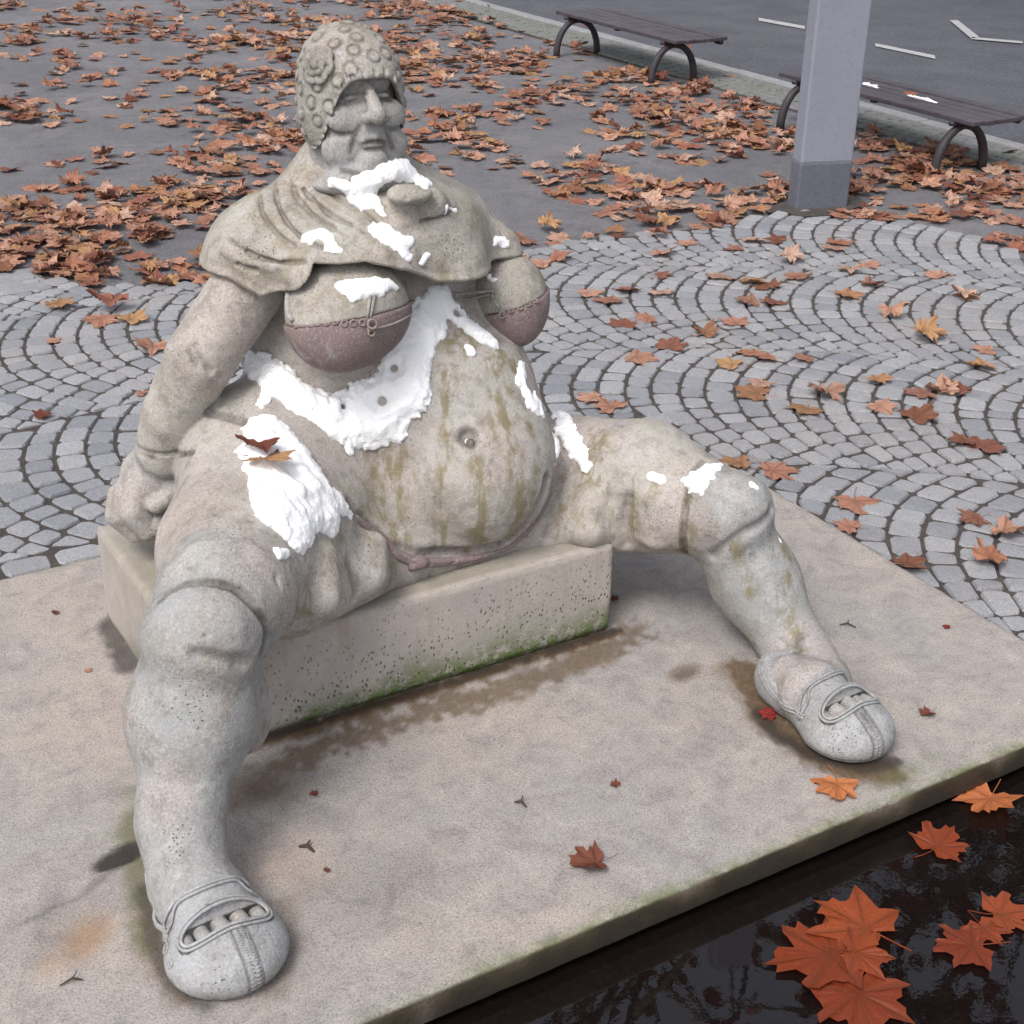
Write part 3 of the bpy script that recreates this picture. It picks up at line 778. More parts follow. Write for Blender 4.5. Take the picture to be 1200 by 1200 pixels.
# flower on the cap
fc = on(capbase, (1.258, 2.930, 1.449)); fn = grad(capbase, fc[None])[0]; fn /= np.linalg.norm(fn)
fm = np.array(Vector(fn).to_track_quat('Z', 'Y').to_matrix(), dtype=np.float32)
FL = []
for ring, (nr, rad, sz, hgt) in enumerate(((6, .027, .019, .004), (5, .015, .014, .012), (3, .006, .009, .018))):
    for k in range(nr):
        a = 2*math.pi*k/nr+ring*.6; dv = fm[:, 0]*math.cos(a)+fm[:, 1]*math.sin(a)
        tilt = np.stack([dv, np.cross(fm[:, 2], dv), fm[:, 2]], 1)
        c = fc+dv*rad*rnd.uniform(.9, 1.1)+fm[:, 2]*hgt
        FL.append(ell(c, (sz*.85, sz, .0075), .0015, M=tilt))
        FL.append(sph(c+fm[:, 2]*.010+dv*sz*.15, sz*.42, .004, 'd'))
fl, _ = build('flower', lambda P: field(FL, P), fc-.06, fc+.06, .0024, M_cape, None,
              lambda V: np.stack([0*V[:, 0], .3+0*V[:, 0], .25+np.clip(1-np.sqrt(((V-fc-fn*.01)**2).sum(1))/.03, 0, 1)*.4, .9+0*V[:, 0]], 1), 1)
fl.parent = capo

# --- cape with folds
CFG = []
def fold(pts, r, gw=.004):
    P0 = dense(F_cape0, pts, .012, smooth=6); N = grad(F_cape0, P0); N /= np.linalg.norm(N, axis=1)[:, None]
    T = np.gradient(P0, axis=0); T /= np.linalg.norm(T, axis=1)[:, None]
    S_ = np.cross(N, T); S_ *= np.where((S_[:, 2] > 0), -1, 1)[:, None]
    w_ = np.sin(np.linspace(.35, math.pi-.25, len(P0)))
    out = chain([tuple(p-n_*r*1.05) for p, n_ in zip(P0, N)], list(r*1.05+.45*r*w_), .020)
    CFG.append(project(F_cape0, P0+S_*r*1.15, 0, 4))
    return out
FD = []
FD += fold([(1.236, 3.072, 1.166), (1.195, 2.964, 1.142), (1.192, 2.904, 1.115), (1.219, 2.830, 1.088), (1.283, 2.774, 1.071)], .012)
FD += fold([(1.264, 3.030, 1.186), (1.257, 2.968, 1.163), (1.269, 2.869, 1.137), (1.320, 2.806, 1.109)], .008)
FD += fold([(1.260, 3.054, 1.187), (1.237, 2.979, 1.157), (1.240, 2.888, 1.132), (1.282, 2.812, 1.103)], .008)
FD += fold([(1.196, 3.068, 1.152), (1.152, 2.963, 1.132), (1.162, 2.906, 1.100), (1.195, 2.835, 1.076)], .010)
FD += fold([(1.076, 2.964, 1.090), (1.104, 2.913, 1.062), (1.164, 2.844, 1.059), (1.244, 2.777, 1.064), (1.338, 2.762, 1.061)], .011)
FD += fold([(1.051, 2.971, 1.060), (1.076, 2.923, 1.038), (1.128, 2.881, 1.033)], .009)
FD += fold([(1.293, 2.998, 1.199), (1.293, 2.896, 1.175), (1.347, 2.819, 1.130), (1.386, 2.775, 1.079)], .006)
FD += fold([(1.296, 2.900, 1.221), (1.349, 2.861, 1.186), (1.386, 2.834, 1.150)], .008)
FD += fold([(1.399, 2.798, 1.116), (1.462, 2.799, 1.127), (1.550, 2.841, 1.129)], .008)
FD += fold([(1.378, 2.856, 1.222), (1.440, 2.876, 1.220), (1.514, 2.895, 1.169), (1.500, 2.808, 1.152)], .014)
for gpts in CFG: FD += chain([tuple(p) for p in gpts[4:-3]], .0036, .012, 'd')
def F_cape(P):
    P = np.asarray(P, dtype=np.float32)
    d = field(CAPEB[:-3]+FD+KNOT, P)+.0022*fbm(P, 22, 2, 21)
    h = hem_fn(P)+.003*vnoise(P, 9, 4)
    d = d-.005*np.clip(1-np.abs(h+.008)/.014, 0, 1)       # turned hem
    d = smax(d, h, .010)
    # the cape is a cloth: hollow below
    return smax(d, -(field(CAPEB[:-3], P)+.045), .01)
def paint_cape(V):
    n = fbm(V, 12, 3, 31); gr = np.zeros(len(V))
    for g_ in CFG: gr = np.maximum(gr, np.clip(1.2-seg_dist(V, g_)/.0065, 0, 1)*.7)
    h = hem_fn(V); al = np.clip(.45+n*1.4, 0, 1)*.5
    gr = np.maximum(gr, np.clip((h+.002)/.006, 0, 1)*.7)
    return np.stack([al, np.clip(n*1.5, 0, 1)*.6, gr, .25+.3*np.clip(n, 0, 1)], 1)
cape, _ = build('cape', F_cape, (.95, 2.55, .78), (2.0, 3.45, 1.30), .0042, M_cape, None, paint_cape, 1)
par(cape)

# --- bikini top: upper panel, lower cup, ring trim, straps
def cup(fields, zsplit, nrm, name, side):
    n = A3(*nrm); n /= np.linalg.norm(n)
    c = A3(*zsplit)
    up = lambda P: smax(field(fields, P)-.005, -((P-c)@n), .003)
    low = lambda P: smax(field(fields, P)-.011, ((P-c)@n), .006)
    lo = min(f['a'][0] for f in fields)-.17, min(f['a'][1] for f in fields)-.17, min(f['a'][2] for f in fields)-.17
    hi = max(f['a'][0] for f in fields)+.17, max(f['a'][1] for f in fields)+.17, max(f['a'][2] for f in fields)+.17
    z4 = lambda V: np.stack([np.clip(.5+fbm(V, 16, 2, 8), 0, 1)*.6, .2+0*V[:, 0], 0*V[:, 0], .4+0*V[:, 0]], 1)
    z5 = lambda V: np.stack([0*V[:, 0], np.clip(.5+fbm(V, 16, 2, 8), 0, 1), np.clip(1-np.abs((V-c)@n)/.004, 0, 1)*.5, .2+0*V[:, 0]], 1)
    a, _ = build('cup_panel', up, lo, hi, .0045, M_cape, None, z4, 1); par(a)
    b, _ = build('cup', low, lo, hi, .0045, M_cup, None, z5, 1); par(b)
    return a, b, low, up, c, n
cR = cup(BR, (1.185, 2.724, 0.942), (-.05, .25, 1.0), 'r', 0)
cL = cup(BL, (1.722, 2.824, 0.860), (-.25, .15, 1.0), 'l', 1)
def ring_mesh(c, nrm, R0, r0, seg=10, sg=5):
    q = np.array(Vector(nrm).to_track_quat('Z', 'Y').to_matrix()); v = []; f = []
    for i in range(seg):
        a = 2*math.pi*i/seg; dv = q[:, 0]*math.cos(a)+q[:, 1]*math.sin(a)
        for j in range(sg):
            b = 2*math.pi*j/sg; v.append(c+dv*(R0+r0*math.cos(b))+q[:, 2]*r0*math.sin(b))
    for i in range(seg):
        for j in range(sg):
            f.append((i*sg+j, i*sg+(j+1) % sg, (i+1) % seg*sg+(j+1) % sg, (i+1) % seg*sg+j))
    return np.array(v), f
def tube(pts, r, sg=6, closed=False, flat=1.0, up=(0, 0, 1)):
    pts = [Vector(p) for p in pts]; n = len(pts); v = []; f = []
    for i, p in enumerate(pts):
        d = (pts[(i+1) % n]-pts[i-1]) if closed else (pts[min(i+1, n-1)]-pts[max(i-1, 0)])
        d.normalize(); s = d.cross(Vector(up)); 
        if s.length < 1e-4: s = d.cross(Vector((1, 0, 0)))
        s.normalize(); t = s.cross(d)
        rr = r[i] if hasattr(r, '__len__') else r
        for j in range(sg):
            a = 2*math.pi*j/sg; v.append(p+s*rr*math.cos(a)+t*rr*flat*math.sin(a))
    for i in range(n if closed else n-1):
        for j in range(sg):
            f.append((i*sg+j, (i+1) % n*sg+j, (i+1) % n*sg+(j+1) % sg, i*sg+(j+1) % sg))
    if not closed: f += [tuple(range(sg)), tuple(range((n-1)*sg, n*sg))[::-1]]
    return v, f
def trim_rings(cupdat, pts, cnt):
    a, b, low, up, c, n = cupdat
    P0 = np.array([np.array(p) for p in pts]); L = np.concatenate([[0], np.cumsum(np.linalg.norm(np.diff(P0, axis=0), axis=1))])
    s = np.linspace(0, L[-1], cnt); Q = np.stack([np.interp(s, L, P0[:, k]) for k in range(3)], 1)
    Q = project(low, Q, .001, 6); N = grad(low, Q)
    for q, nn in zip(Q, N):
        v, f = ring_mesh(q, nn, .0068, .0022); par(obj('trim_ring', v, f, M_cup, None, True))
trim_rings(cR, [(1.138, 2.789, 0.939), (1.159, 2.753, 0.949), (1.185, 2.725, 0.946), (1.218, 2.708, 0.942), (1.253, 2.703, 0.941)], 9)
trim_rings(cL, [(1.687, 2.845, 0.851), (1.707, 2.831, 0.858), (1.734, 2.821, 0.865), (1.768, 2.823, 0.872)], 5)
def strap_on(Fx, pts, r, name='strap', mat=None, off=.001, flat=.6):
    P0 = np.array(pts, dtype=np.float32); L = np.concatenate([[0], np.cumsum(np.linalg.norm(np.diff(P0, axis=0), axis=1))])
    s = np.linspace(0, L[-1], max(8, int(L[-1]/.012))); Q = np.stack([np.interp(s, L, P0[:, k]) for k in range(3)], 1)
    Q = project(Fx, Q, off, 6)
    for _ in range(2): Q[1:-1] = (Q[:-2]+2*Q[1:-1]+Q[2:])/4
    v, f = tube(Q, r, 8, flat=flat); return par(obj(name, v, f, mat or M_cape, None, True))
Fall = lambda P: np.minimum(np.minimum(F_body0(P), field(BR, P)-.008), field(BL, P)-.008)
strap_on(cR[3], [(1.308, 2.742, 1.010), (1.291, 2.721, 0.984), (1.275, 2.705, 0.949)], .0045, mat=M_cape, off=.003)
strap_on(cR[3], [(1.298, 2.742, 1.011), (1.282, 2.721, 0.985), (1.267, 2.706, 0.950)], .0040, mat=M_cape, off=.003)
strap_on(Fall, [(1.140, 2.864, 0.988), (1.140, 2.844, 0.955), (1.134, 2.804, 0.933)], .007)
strap_on(Fall, [(1.263, 2.700, 0.925), (1.312, 2.708, 0.922), (1.372, 2.735, 0.923), (1.484, 2.894, 0.898)], .005, mat=M_cape)
strap_on(Fall, [(1.575, 2.766, 0.977), (1.671, 2.872, 0.890), (1.684, 2.848, 0.859)], .005)
strap_on(Fall, [(1.565, 2.767, 0.972), (1.664, 2.879, 0.878), (1.676, 2.858, 0.848)], .004)
v, f = ring_mesh(np.array((1.273, 2.702, 0.938))+A3(0, -.010, 0), (-.2, -1, .3), .010, .0035); par(obj('ring_button', v, f, M_cup, None, True))
v, f = ring_mesh(np.array((1.271, 2.699, 0.918))+A3(0, -.006, 0), (-.2, -1, .1), .007, .003); par(obj('ring_button', v, f, M_cup, None, True))
v, f = ring_mesh(np.array((1.684, 2.849, 0.846))+A3(0, -.010, 0), (.1, -1, .3), .008, .0032); par(obj('ring_button', v, f, M_cup, None, True))

# --- bikini bottom: rolled waistband under the belly, with a small knot
wb = [(1.232, 2.706, 0.484), (1.272, 2.703, 0.418), (1.324, 2.698, 0.366), (1.384, 2.698, 0.320), (1.515, 2.712, 0.283), (1.652, 2.717, 0.285), (1.724, 2.708, 0.353), (1.756, 2.700, 0.438), (1.762, 2.705, 0.489)]
P0 = np.array(wb, dtype=np.float32); L = np.concatenate([[0], np.cumsum(np.linalg.norm(np.diff(P0, axis=0), axis=1))])
s = np.linspace(0, L[-1], 44); Q = np.stack([np.interp(s, L, P0[:, k]) for k in range(3)], 1)
Q = project(F_body, Q, .002, 5)
for _ in range(4): Q[1:-1] = (Q[:-2]+2*Q[1:-1]+Q[2:])/4
WB = chain([tuple(q) for q in Q], [.006+.007*math.sin(math.pi*min(1, i/30+.15)) for i in range(44)], .006)
WB += [ell((1.379, 2.697, 0.320), (.022, .018, .016), .01), sph((1.361, 2.694, 0.317), .012, .006)]
WBG = chain([tuple(q+A3(0, -.013, -.001)) for q in Q[4:-4]], .0016, .004, 'd')
wbo, _ = build('waistband', lambda P: field(WB+WBG, P), P0.min(0)-.05, P0.max(0)+.05, .003, M_cup, None,
               lambda V: np.stack([0*V[:, 0], .6+0*V[:, 0], 0*V[:, 0], .6+0*V[:, 0]], 1), 1)
par(wbo)

# --- shoes
def shoe_detail(P):
    P = np.asarray(P, dtype=np.float32)
    d = smax(smin(field(SH, P), band(P), .006), shoe_rim(P), .005)
    for p in PEEP: d = smax(d, -pdist(p, P), .004)
    # stitched seam over the toe: two grooves with fine ribs between
    seam = np.abs(P[:, 1]-.012); up = (P[:, 0] >   .118) & (P[:, 2] > .012)
    d = d+np.where(up, .0022*np.clip(1-np.abs(seam-.014)/.0022, 0, 1), 0)
    d = d+np.where(up & (seam < .012), .0012*(np.sin((P[:, 0]*.7+P[:, 2]*1.0+P[:, 1]*.35)*900) > 0), 0)
    # welt line above the sole
    d = d+.003*np.clip(1-np.abs(P[:, 2]-.018)/.003, 0, 1)
    return d
CUR = [None]
ANKLE = [p for p in B if p['t'] == 'c' and p['bc'][2] < .22 and p['bc'][1] < 2.3]
def SHI(P):
    d = np.minimum(field(SH, P), field(INSTEP, P)-.0055)
    return np.minimum(d, F_body0(to_world(CUR[0], P))) if CUR[0] else d
def loop_on(pts, closed, n, Fx=None, off=0.0):
    P0 = np.array(pts+([pts[0]] if closed else []), dtype=np.float32)
    L = np.concatenate([[0], np.cumsum(np.linalg.norm(np.diff(P0, axis=0), axis=1))])
    s = np.linspace(0, L[-1], n+(1 if closed else 0)); Q = np.stack([np.interp(s, L, P0[:, k]) for k in range(3)], 1)
    if closed: Q = Q[:-1]
    Q = project(SHI, Q, off, 6)
    for _ in range(3):
        if closed: Q = (np.roll(Q, 1, 0)+2*Q+np.roll(Q, -1, 0))/4
        else: Q[1:-1] = (Q[:-2]+2*Q[1:-1]+Q[2:])/4
    return project(SHI, Q, off, 3)
def build_shoe(S, name):
    CUR[0] = S
    e = empty(name, tuple(S['o'])); e.parent = statue; e.location = Vector(tuple(S['o']))-statue.location
    def pr(o): o.parent = e; o.location = -Vector(tuple(S['o'])); return o
    Fw = lambda P: shoe_detail(to_local(S, P))*S['sc']
    V, Q = polygonize(Fw, S['o']-A3(.24, .26, .01), S['o']+A3(.24, .26, .16), .0036, 1)
    me = mesh_from('shoe_upper', V, Q, True); roughen(me, V, .0010)
    def pt(V):
        l = to_local(S, V); n = fbm(V, 25, 3, 3)
        gr = np.clip(1-np.abs(l[:, 2]-.018)/.005, 0, 1)*.6
        gr = np.maximum(gr, np.clip(1.2-np.abs(np.abs(l[:, 1]-.012)-.014)/.0035, 0, 1)*((l[:, 0] >   .118) & (l[:, 2] > .012))*.7)
        al = np.clip(1-l[:, 2]/.05, 0, 1)*.6
        inside = np.minimum(pdist(PEEP[0], l), pdist(PEEP[1], l)) < .002
        gr = np.where(inside, .75, gr)
        return np.stack([al, np.clip(n, 0, 1)*.5, gr, 1+0*n], 1)
    setattr_col(me, 'paint', pt(V)); pr(link('shoe_upper', me, M_shoe))
    # piping around the opening and along the top line
    ang = np.linspace(0, 2*math.pi, 40, endpoint=False)
    for k, (gu, rr) in enumerate(((.0, .0036), (.0085, .0032))):
        pk = []
        for a in ang:
            v_ = (.060+.024+gu)*np.sign(math.cos(a))*abs(math.cos(a))**.6*1.0; u_ = .088+(.024+gu)*np.sign(math.sin(a))*abs(math.sin(a))**.75
            pk.append((u_, v_, .12-abs(v_)*.25))
        Q2 = loop_on(pk, True, 60, off=.0025)
        v, f = tube(to_world(S, Q2), rr*S['sc'], 6, True); pr(obj('opening_piping', v, f, M_shoe, None, True))
        # strap edge across the instep, running back down the sides and round the heel
        uu = [(.006+gu, -.112, .060), (.012+gu, -.100, .09)]+[(.018+gu, v_, .15) for v_ in np.linspace(-.080, .080, 12)]+[(.012+gu, .100, .09), (.006+gu, .112, .060)]
        side = [(-.03, .10, .062-gu), (-.07, .085, .060-gu), (-.13, .06, .082-gu), (-.19, 0, .094-gu), (-.13, -.06, .082-gu), (-.07, -.085, .060-gu), (-.03, -.10, .062-gu)]
        Q3 = loop_on(uu, False, 30, off=.003); v, f = tube(to_world(S, Q3), rr*S['sc'], 6); pr(obj('strap_piping', v, f, M_shoe, None, True))
        Q3 = loop_on([tuple(Q3[-1])]*0+[(.03, .105, .080-gu)]+side+[(.03, -.105, .080-gu)], False, 40, off=.001)
        v, f = tube(to_world(S, Q3), rr*S['sc'], 6); pr(obj('top_line_piping', v, f, M_shoe, None, True))
    # stitches across the toe seam
    sv = []; sf = []
    for i in range(22):
        t_ = i/21; u0 = .118+.075*math.sin(t_*1.35)
        z0 = .115-.085*t_*t_
        for (va, vb, du) in ((.001, .011, -.004), (.012, .022, .004)):
            Q4 = project(lambda P: field(SH, P), np.array([(u0+(du if va < .01 else 0), va, z0), (u0+(0 if va < .01 else -du*-1), vb, z0)], dtype=np.float32), .0004, 5)
            v, f = tube(to_world(S, Q4), .0013, 4); n0 = len(sv); sv += [tuple(p) for p in v]; sf += [tuple(n0+k for k in q) for q in f]
    pr(obj('seam_stitching', sv, sf, M_shoe, None, True))
    # button beside the strap and an eyelet under it
    for (u, v_, R0) in ((.048, -.100, .010), (.090, -.106, .006)):
        c = project(lambda P: field(SH, P), np.array([(u, v_, .065)], dtype=np.float32), .001, 6); nn = grad(lambda P: field(SH, P), c)
        cw = to_world(S, c)[0]; nw = to_world(S, c+nn*.01)[0]-cw
        v, f = ring_mesh(cw, nw, R0, .003, 14, 6); pr(obj('button', v, f, M_shoe, None, True))
    return e
build_shoe(SHOE_R, 'shoe'); build_shoe(SHOE_L, 'shoe')

# ---------------------------------------------------------------- seat block under the statue
def block():
    x0, x1, y0, y1, h = .793, 1.912, 2.642, 3.364, .262
    nx, ny, nz = 150, 90, 40
    V = []; F_ = []; 
    def face(o, a, b, na, nb):
        s = len(V); o = np.array(o); a = np.array(a); b = np.array(b)
        for j in range(nb+1):
            for i in range(na+1): V.append(o+a*i/na+b*j/nb)
        for j in range(nb):
            for i in range(na): F_.append((s+j*(na+1)+i, s+j*(na+1)+i+1, s+(j+1)*(na+1)+i+1, s+(j+1)*(na+1)+i))
    z0 = -.01
    face((x0, y0, z0), (x1-x0, 0, 0), (0, 0, h-z0), nx, nz)
    face((x1, y0, z0), (0, y1-y0, 0), (0, 0, h-z0), ny, nz)
    face((x1, y1, z0), (x0-x1, 0, 0), (0, 0, h-z0), nx, nz)
    face((x0, y1, z0), (0, y0-y1, 0), (0, 0, h-z0), ny, nz)
    face((x0, y0, h), (x1-x0, 0, 0), (0, y1-y0, 0), nx, ny)
    V = np.array(V); 
    # slight chamfer and irregular arrises
    c = np.array([(x0+x1)/2, (y0+y1)/2]); n = fbm(V, 6, 3, 40); n2 = fbm(V, 40, 2, 41)
    ex = np.minimum(V[:, 0]-x0, x1-V[:, 0]); ey = np.minimum(V[:, 1]-y0, y1-V[:, 1]); ez = h-V[:, 2]
    e = np.sort(np.stack([ex, ey, ez], 1), 1)[:, 1]
    ch = np.clip(1-e/.012, 0, 1)*(.004+.003*n2)
    V[:, 0] += np.sign(c[0]-V[:, 0])*ch*(ex < .01); V[:, 1] += np.sign(c[1]-V[:, 1])*ch*(ey < .01); V[:, 2] -= ch*(ez < .01)
    V[:, 1] += n*.0025; V[:, 0] += n*.0025
    # the front foot of the block is undercut
    lo = np.clip(1-V[:, 2]/.02, 0, 1); V[:, 1] += (V[:, 1] < 2.66)*lo*.012
    me = mesh_from('stone_block', V, F_, True)
    nn = fbm(V, 9, 3, 44)
    fr = V[:, 1] < y0+.02
    moss = np.clip(1.15-V[:, 2]/(.075+.05*nn+.04*np.exp(-((V[:, 0]-1.55)/.15)**2)), 0, 1)*np.clip((V[:, 0]-.95)/.1, 0, 1)*fr
    moss = np.maximum(moss, np.clip(1.0-V[:, 2]/(.17+.05*nn), 0, 1)*.55*np.exp(-((V[:, 0]-1.6)/.18)**2)*fr)
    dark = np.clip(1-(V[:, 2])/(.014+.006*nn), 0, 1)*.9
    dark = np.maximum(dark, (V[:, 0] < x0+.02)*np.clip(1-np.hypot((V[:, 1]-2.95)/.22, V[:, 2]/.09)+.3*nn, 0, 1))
    film = (~fr)*.55*np.clip(.5+nn, 0, 1)+.25*(V[:, 2] > h-.01)
    pit = np.clip(1.25-V[:, 2]/.26+.4*nn, 0, 1)*fr+.25*(~fr)
    setattr_col(me, 'paint', np.stack([film, moss, dark, pit], 1))
    o = link('stone_block', me, M_block)
    tag(o, 'plain rectangular stone block with green algae, under the seated statue', 'stone block')
    return o
block()

# ---------------------------------------------------------------- snow lying on the statue
def F_all(P):
    d = np.minimum(F_body(P), F_cape(P)); d = np.minimum(d, cR[2](P)); d = np.minimum(d, cR[3](P))
    return np.minimum(d, np.minimum(cL[2](P), cL[3](P)))
def snow(regions, thick, label, seed, holes=()):
    PR = []
    lo = A3(9, 9, 9); hi = -lo
    for pts, r in regions:
        PR += chain(pts, r, .02)
        rm = r if np.isscalar(r) else max(r)
        for p in pts: lo = np.minimum(lo, A3(*p)-rm-.04); hi = np.maximum(hi, A3(*p)+rm+.04)
    def Fs(P):
        P = np.asarray(P, dtype=np.float32)
        reg = field(PR, P)+.011*fbm(P, 22, 2, seed)+.007*vnoise(P, 70, seed+5)+.004*vnoise(P, 150, seed+6)
        for c, r in holes: reg = smax(reg, -(np.sqrt(((P-A3(*c))**2).sum(1))-r), .004)
        t = thick*(1+.30*vnoise(P, 20, seed+9)+.16*vnoise(P, 55, seed+10))*np.clip((-reg+.003)/.034, .10, 1)**.7
        s = F_all(P)
        d = smax(s-t, reg, .006)
        return np.maximum(d, -(s+.012))
    V, Q = polygonize(Fs, lo, hi, .0042, 1)
    if not len(V): print('no snow', label); return
    lab = np.arange(len(V))
    for _ in range(200):                      # connected pieces
        m = lab[Q].min(1); new = lab.copy(); np.minimum.at(new, Q.ravel(), np.repeat(m, 4)); new = new[new]
        if (new == lab).all(): break
        lab = new
    ids, cn = np.unique(lab, return_counts=True); order = ids[np.argsort(-cn)]; cnt_ = dict(zip(ids, cn))
    for k, i in enumerate(order):
        if k and cnt_[i] < 90: continue
        vm = lab == i; mp = np.cumsum(vm)-1; o = obj('snow_patch', V[vm], mp[Q[vm[Q[:, 0]]]], M_snow, None, True)
        l_ = label if k == 0 else ' '.join(('small loose crumb of snow beside the '+label).split()[:16])
        tag(o, l_, 'snow', 'patches of melting snow on the statue')
snow([([(1.130, 3.041, 0.750), (1.146, 2.977, 0.743), (1.178, 2.896, 0.711), (1.246, 2.861, 0.664), (1.323, 2.841, 0.656), (1.401, 2.817, 0.710)], [.030, .040, .045, .055, .080, .070]),
      ([(1.401, 2.817, 0.710), (1.435, 2.846, 0.778), (1.480, 2.872, 0.836), (1.539, 2.897, 0.892)], [.070, .055, .045, .030]), ([(1.494, 2.885, 0.861), (1.426, 2.863, 0.795)], [.03, .05]),
      ([(1.248, 2.845, 0.644), (1.265, 2.815, 0.592)], [.02, .014]), ([(1.368, 2.820, 0.672), (1.379, 2.799, 0.613)], [.03, .018]),
      ([(1.547, 2.898, 0.895), (1.589, 2.870, 0.840), (1.626, 2.832, 0.803), (1.652, 2.816, 0.782)], [.028, .022, .020, .014]), ([(1.526, 2.881, 0.857), (1.527, 2.849, 0.821)], .014), ([(1.577, 2.815, 0.795), (1.579, 2.803, 0.784)], .008),
      ([(1.127, 2.932, 0.731), (1.082, 2.884, 0.716)], .012)], .024,
     'large white snow patch running from between the cups across the belly', 100, [((1.401, 2.850, 0.758), .009), ((1.360, 2.833, 0.690), .011), ((1.273, 2.873, 0.675), .008), ((1.584, 2.882, 0.852), .010)])
snow([([(1.071, 2.802, 0.681), (1.059, 2.720, 0.650), (1.066, 2.639, 0.610), (1.101, 2.631, 0.575)], [.055, .095, .105, .080]), ([(1.061, 2.747, 0.659), (0.984, 2.546, 0.620)], [.05, .07]), ([(1.042, 2.593, 0.605), (0.997, 2.513, 0.588)], [.08, .045]), ([(1.046, 2.829, 0.692), (1.063, 2.798, 0.680)], .03),
      ([(0.945, 2.437, 0.586), (0.923, 2.418, 0.597)], .010), ([(1.166, 2.674, 0.540), (1.198, 2.679, 0.498)], [.04, .012])], .026,
     'biggest oval snow patch on top of the near thigh with a dead leaf', 200)
snow([([(1.728, 2.813, 0.726), (1.702, 2.768, 0.691), (1.723, 2.749, 0.639)], [.014, .024, .020]), ([(1.749, 2.772, 0.636), (1.748, 2.752, 0.610)], .014), ([(1.746, 2.819, 0.709), (1.758, 2.780, 0.665)], [.01, .008])], .014,
     'broken snow streaks on the far right flank of the belly', 300)
snow([([(1.785, 2.768, 0.676), (1.951, 2.983, 0.482), (1.893, 2.839, 0.477), (1.888, 2.749, 0.442)], [.016, .022, .026, .016]), ([(1.947, 3.001, 0.513), (1.791, 2.744, 0.501)], [.02, .012])], .020,
     'long snow strip in the fold between belly and far thigh', 400)
snow([([(2.057, 2.511, 0.454), (2.101, 2.522, 0.472), (2.143, 2.539, 0.472)], [.026, .022, .014]), ([(2.041, 2.524, 0.454), (2.044, 2.502, 0.440)], .012)], .018, 'snow patch on top of the far knee', 500)
snow([([(1.975, 2.598, 0.455), (1.995, 2.575, 0.451)], [.010, .009])], .012, 'little snow blob on the far thigh before the knee', 520)
snow([([(2.160, 2.435, 0.463), (2.166, 2.422, 0.455)], .006)], .008, 'tiny snow speck on the crown of the far knee', 530)
snow([([(2.245, 2.408, 0.307), (2.246, 2.399, 0.296)], .0055)], .007, 'tiny snow speck on the far shin', 540)
snow([([(1.205, 2.857, 1.095), (1.231, 2.842, 1.100), (1.240, 2.818, 1.090)], [.018, .022, .014]), ([(1.223, 2.809, 1.077), (1.252, 2.793, 1.078)], [.012, .009])], .016, 'snow patch lying in a fold of the cape above the near cup', 600)
snow([([(1.287, 2.895, 1.199), (1.310, 2.876, 1.187), (1.347, 2.868, 1.162), (1.361, 2.821, 1.134)], [.014, .014, .020, .012]), ([(1.339, 2.862, 1.191), (1.387, 2.854, 1.212), (1.451, 2.877, 1.212), (1.503, 2.909, 1.177), (1.448, 2.778, 1.190)], [.022, .026, .026, .018, .010]), ([(1.340, 2.865, 1.182), (1.343, 2.851, 1.151)], .02)], .022,
     'snow heaped around the knot of the cape under the chin', 620)
snow([([(1.351, 2.794, 1.104), (1.371, 2.785, 1.096)], .013), ([(1.383, 2.776, 1.081), (1.404, 2.776, 1.082)], .013), ([(1.358, 2.800, 1.113), (1.339, 2.811, 1.120)], .008), ([(1.381, 2.766, 1.061), (1.397, 2.764, 1.048)], .011), ([(1.446, 2.769, 1.044), (1.437, 2.768, 1.034)], .007), ([(1.326, 2.806, 1.112), (1.351, 2.778, 1.083)], .005)], .010,
     'scattered crumbs of snow down the front of the cape', 640)
snow([([(1.480, 2.800, 1.132), (1.519, 2.816, 1.133), (1.548, 2.830, 1.120)], [.010, .014, .008]), ([(1.569, 2.816, 1.089), (1.615, 2.831, 1.060)], .006)], .010, 'small snow patches right of the cape knot', 660)
snow([([(1.699, 2.903, 1.012), (1.730, 2.908, 1.000)], .009)], .010, 'small snow blob near the right tip of the cape', 670)
snow([([(1.236, 2.751, 1.012), (1.286, 2.741, 1.011), (1.356, 2.752, 0.996)], [.014, .018, .010]), ([(1.253, 2.738, 1.004), (1.302, 2.734, 1.001)], [.016, .010])], .018, 'flat snow cushion on top of the near cup', 680)
snow([([(1.677, 2.903, 0.927), (1.684, 2.883, 0.925)], [.011, .012])], .012, 'small snow patch on top of the far cup', 690)
snow([([(1.517, 2.702, 0.608), (1.523, 2.697, 0.605)], .009)], .012, 'pinch of snow inside the navel', 700)

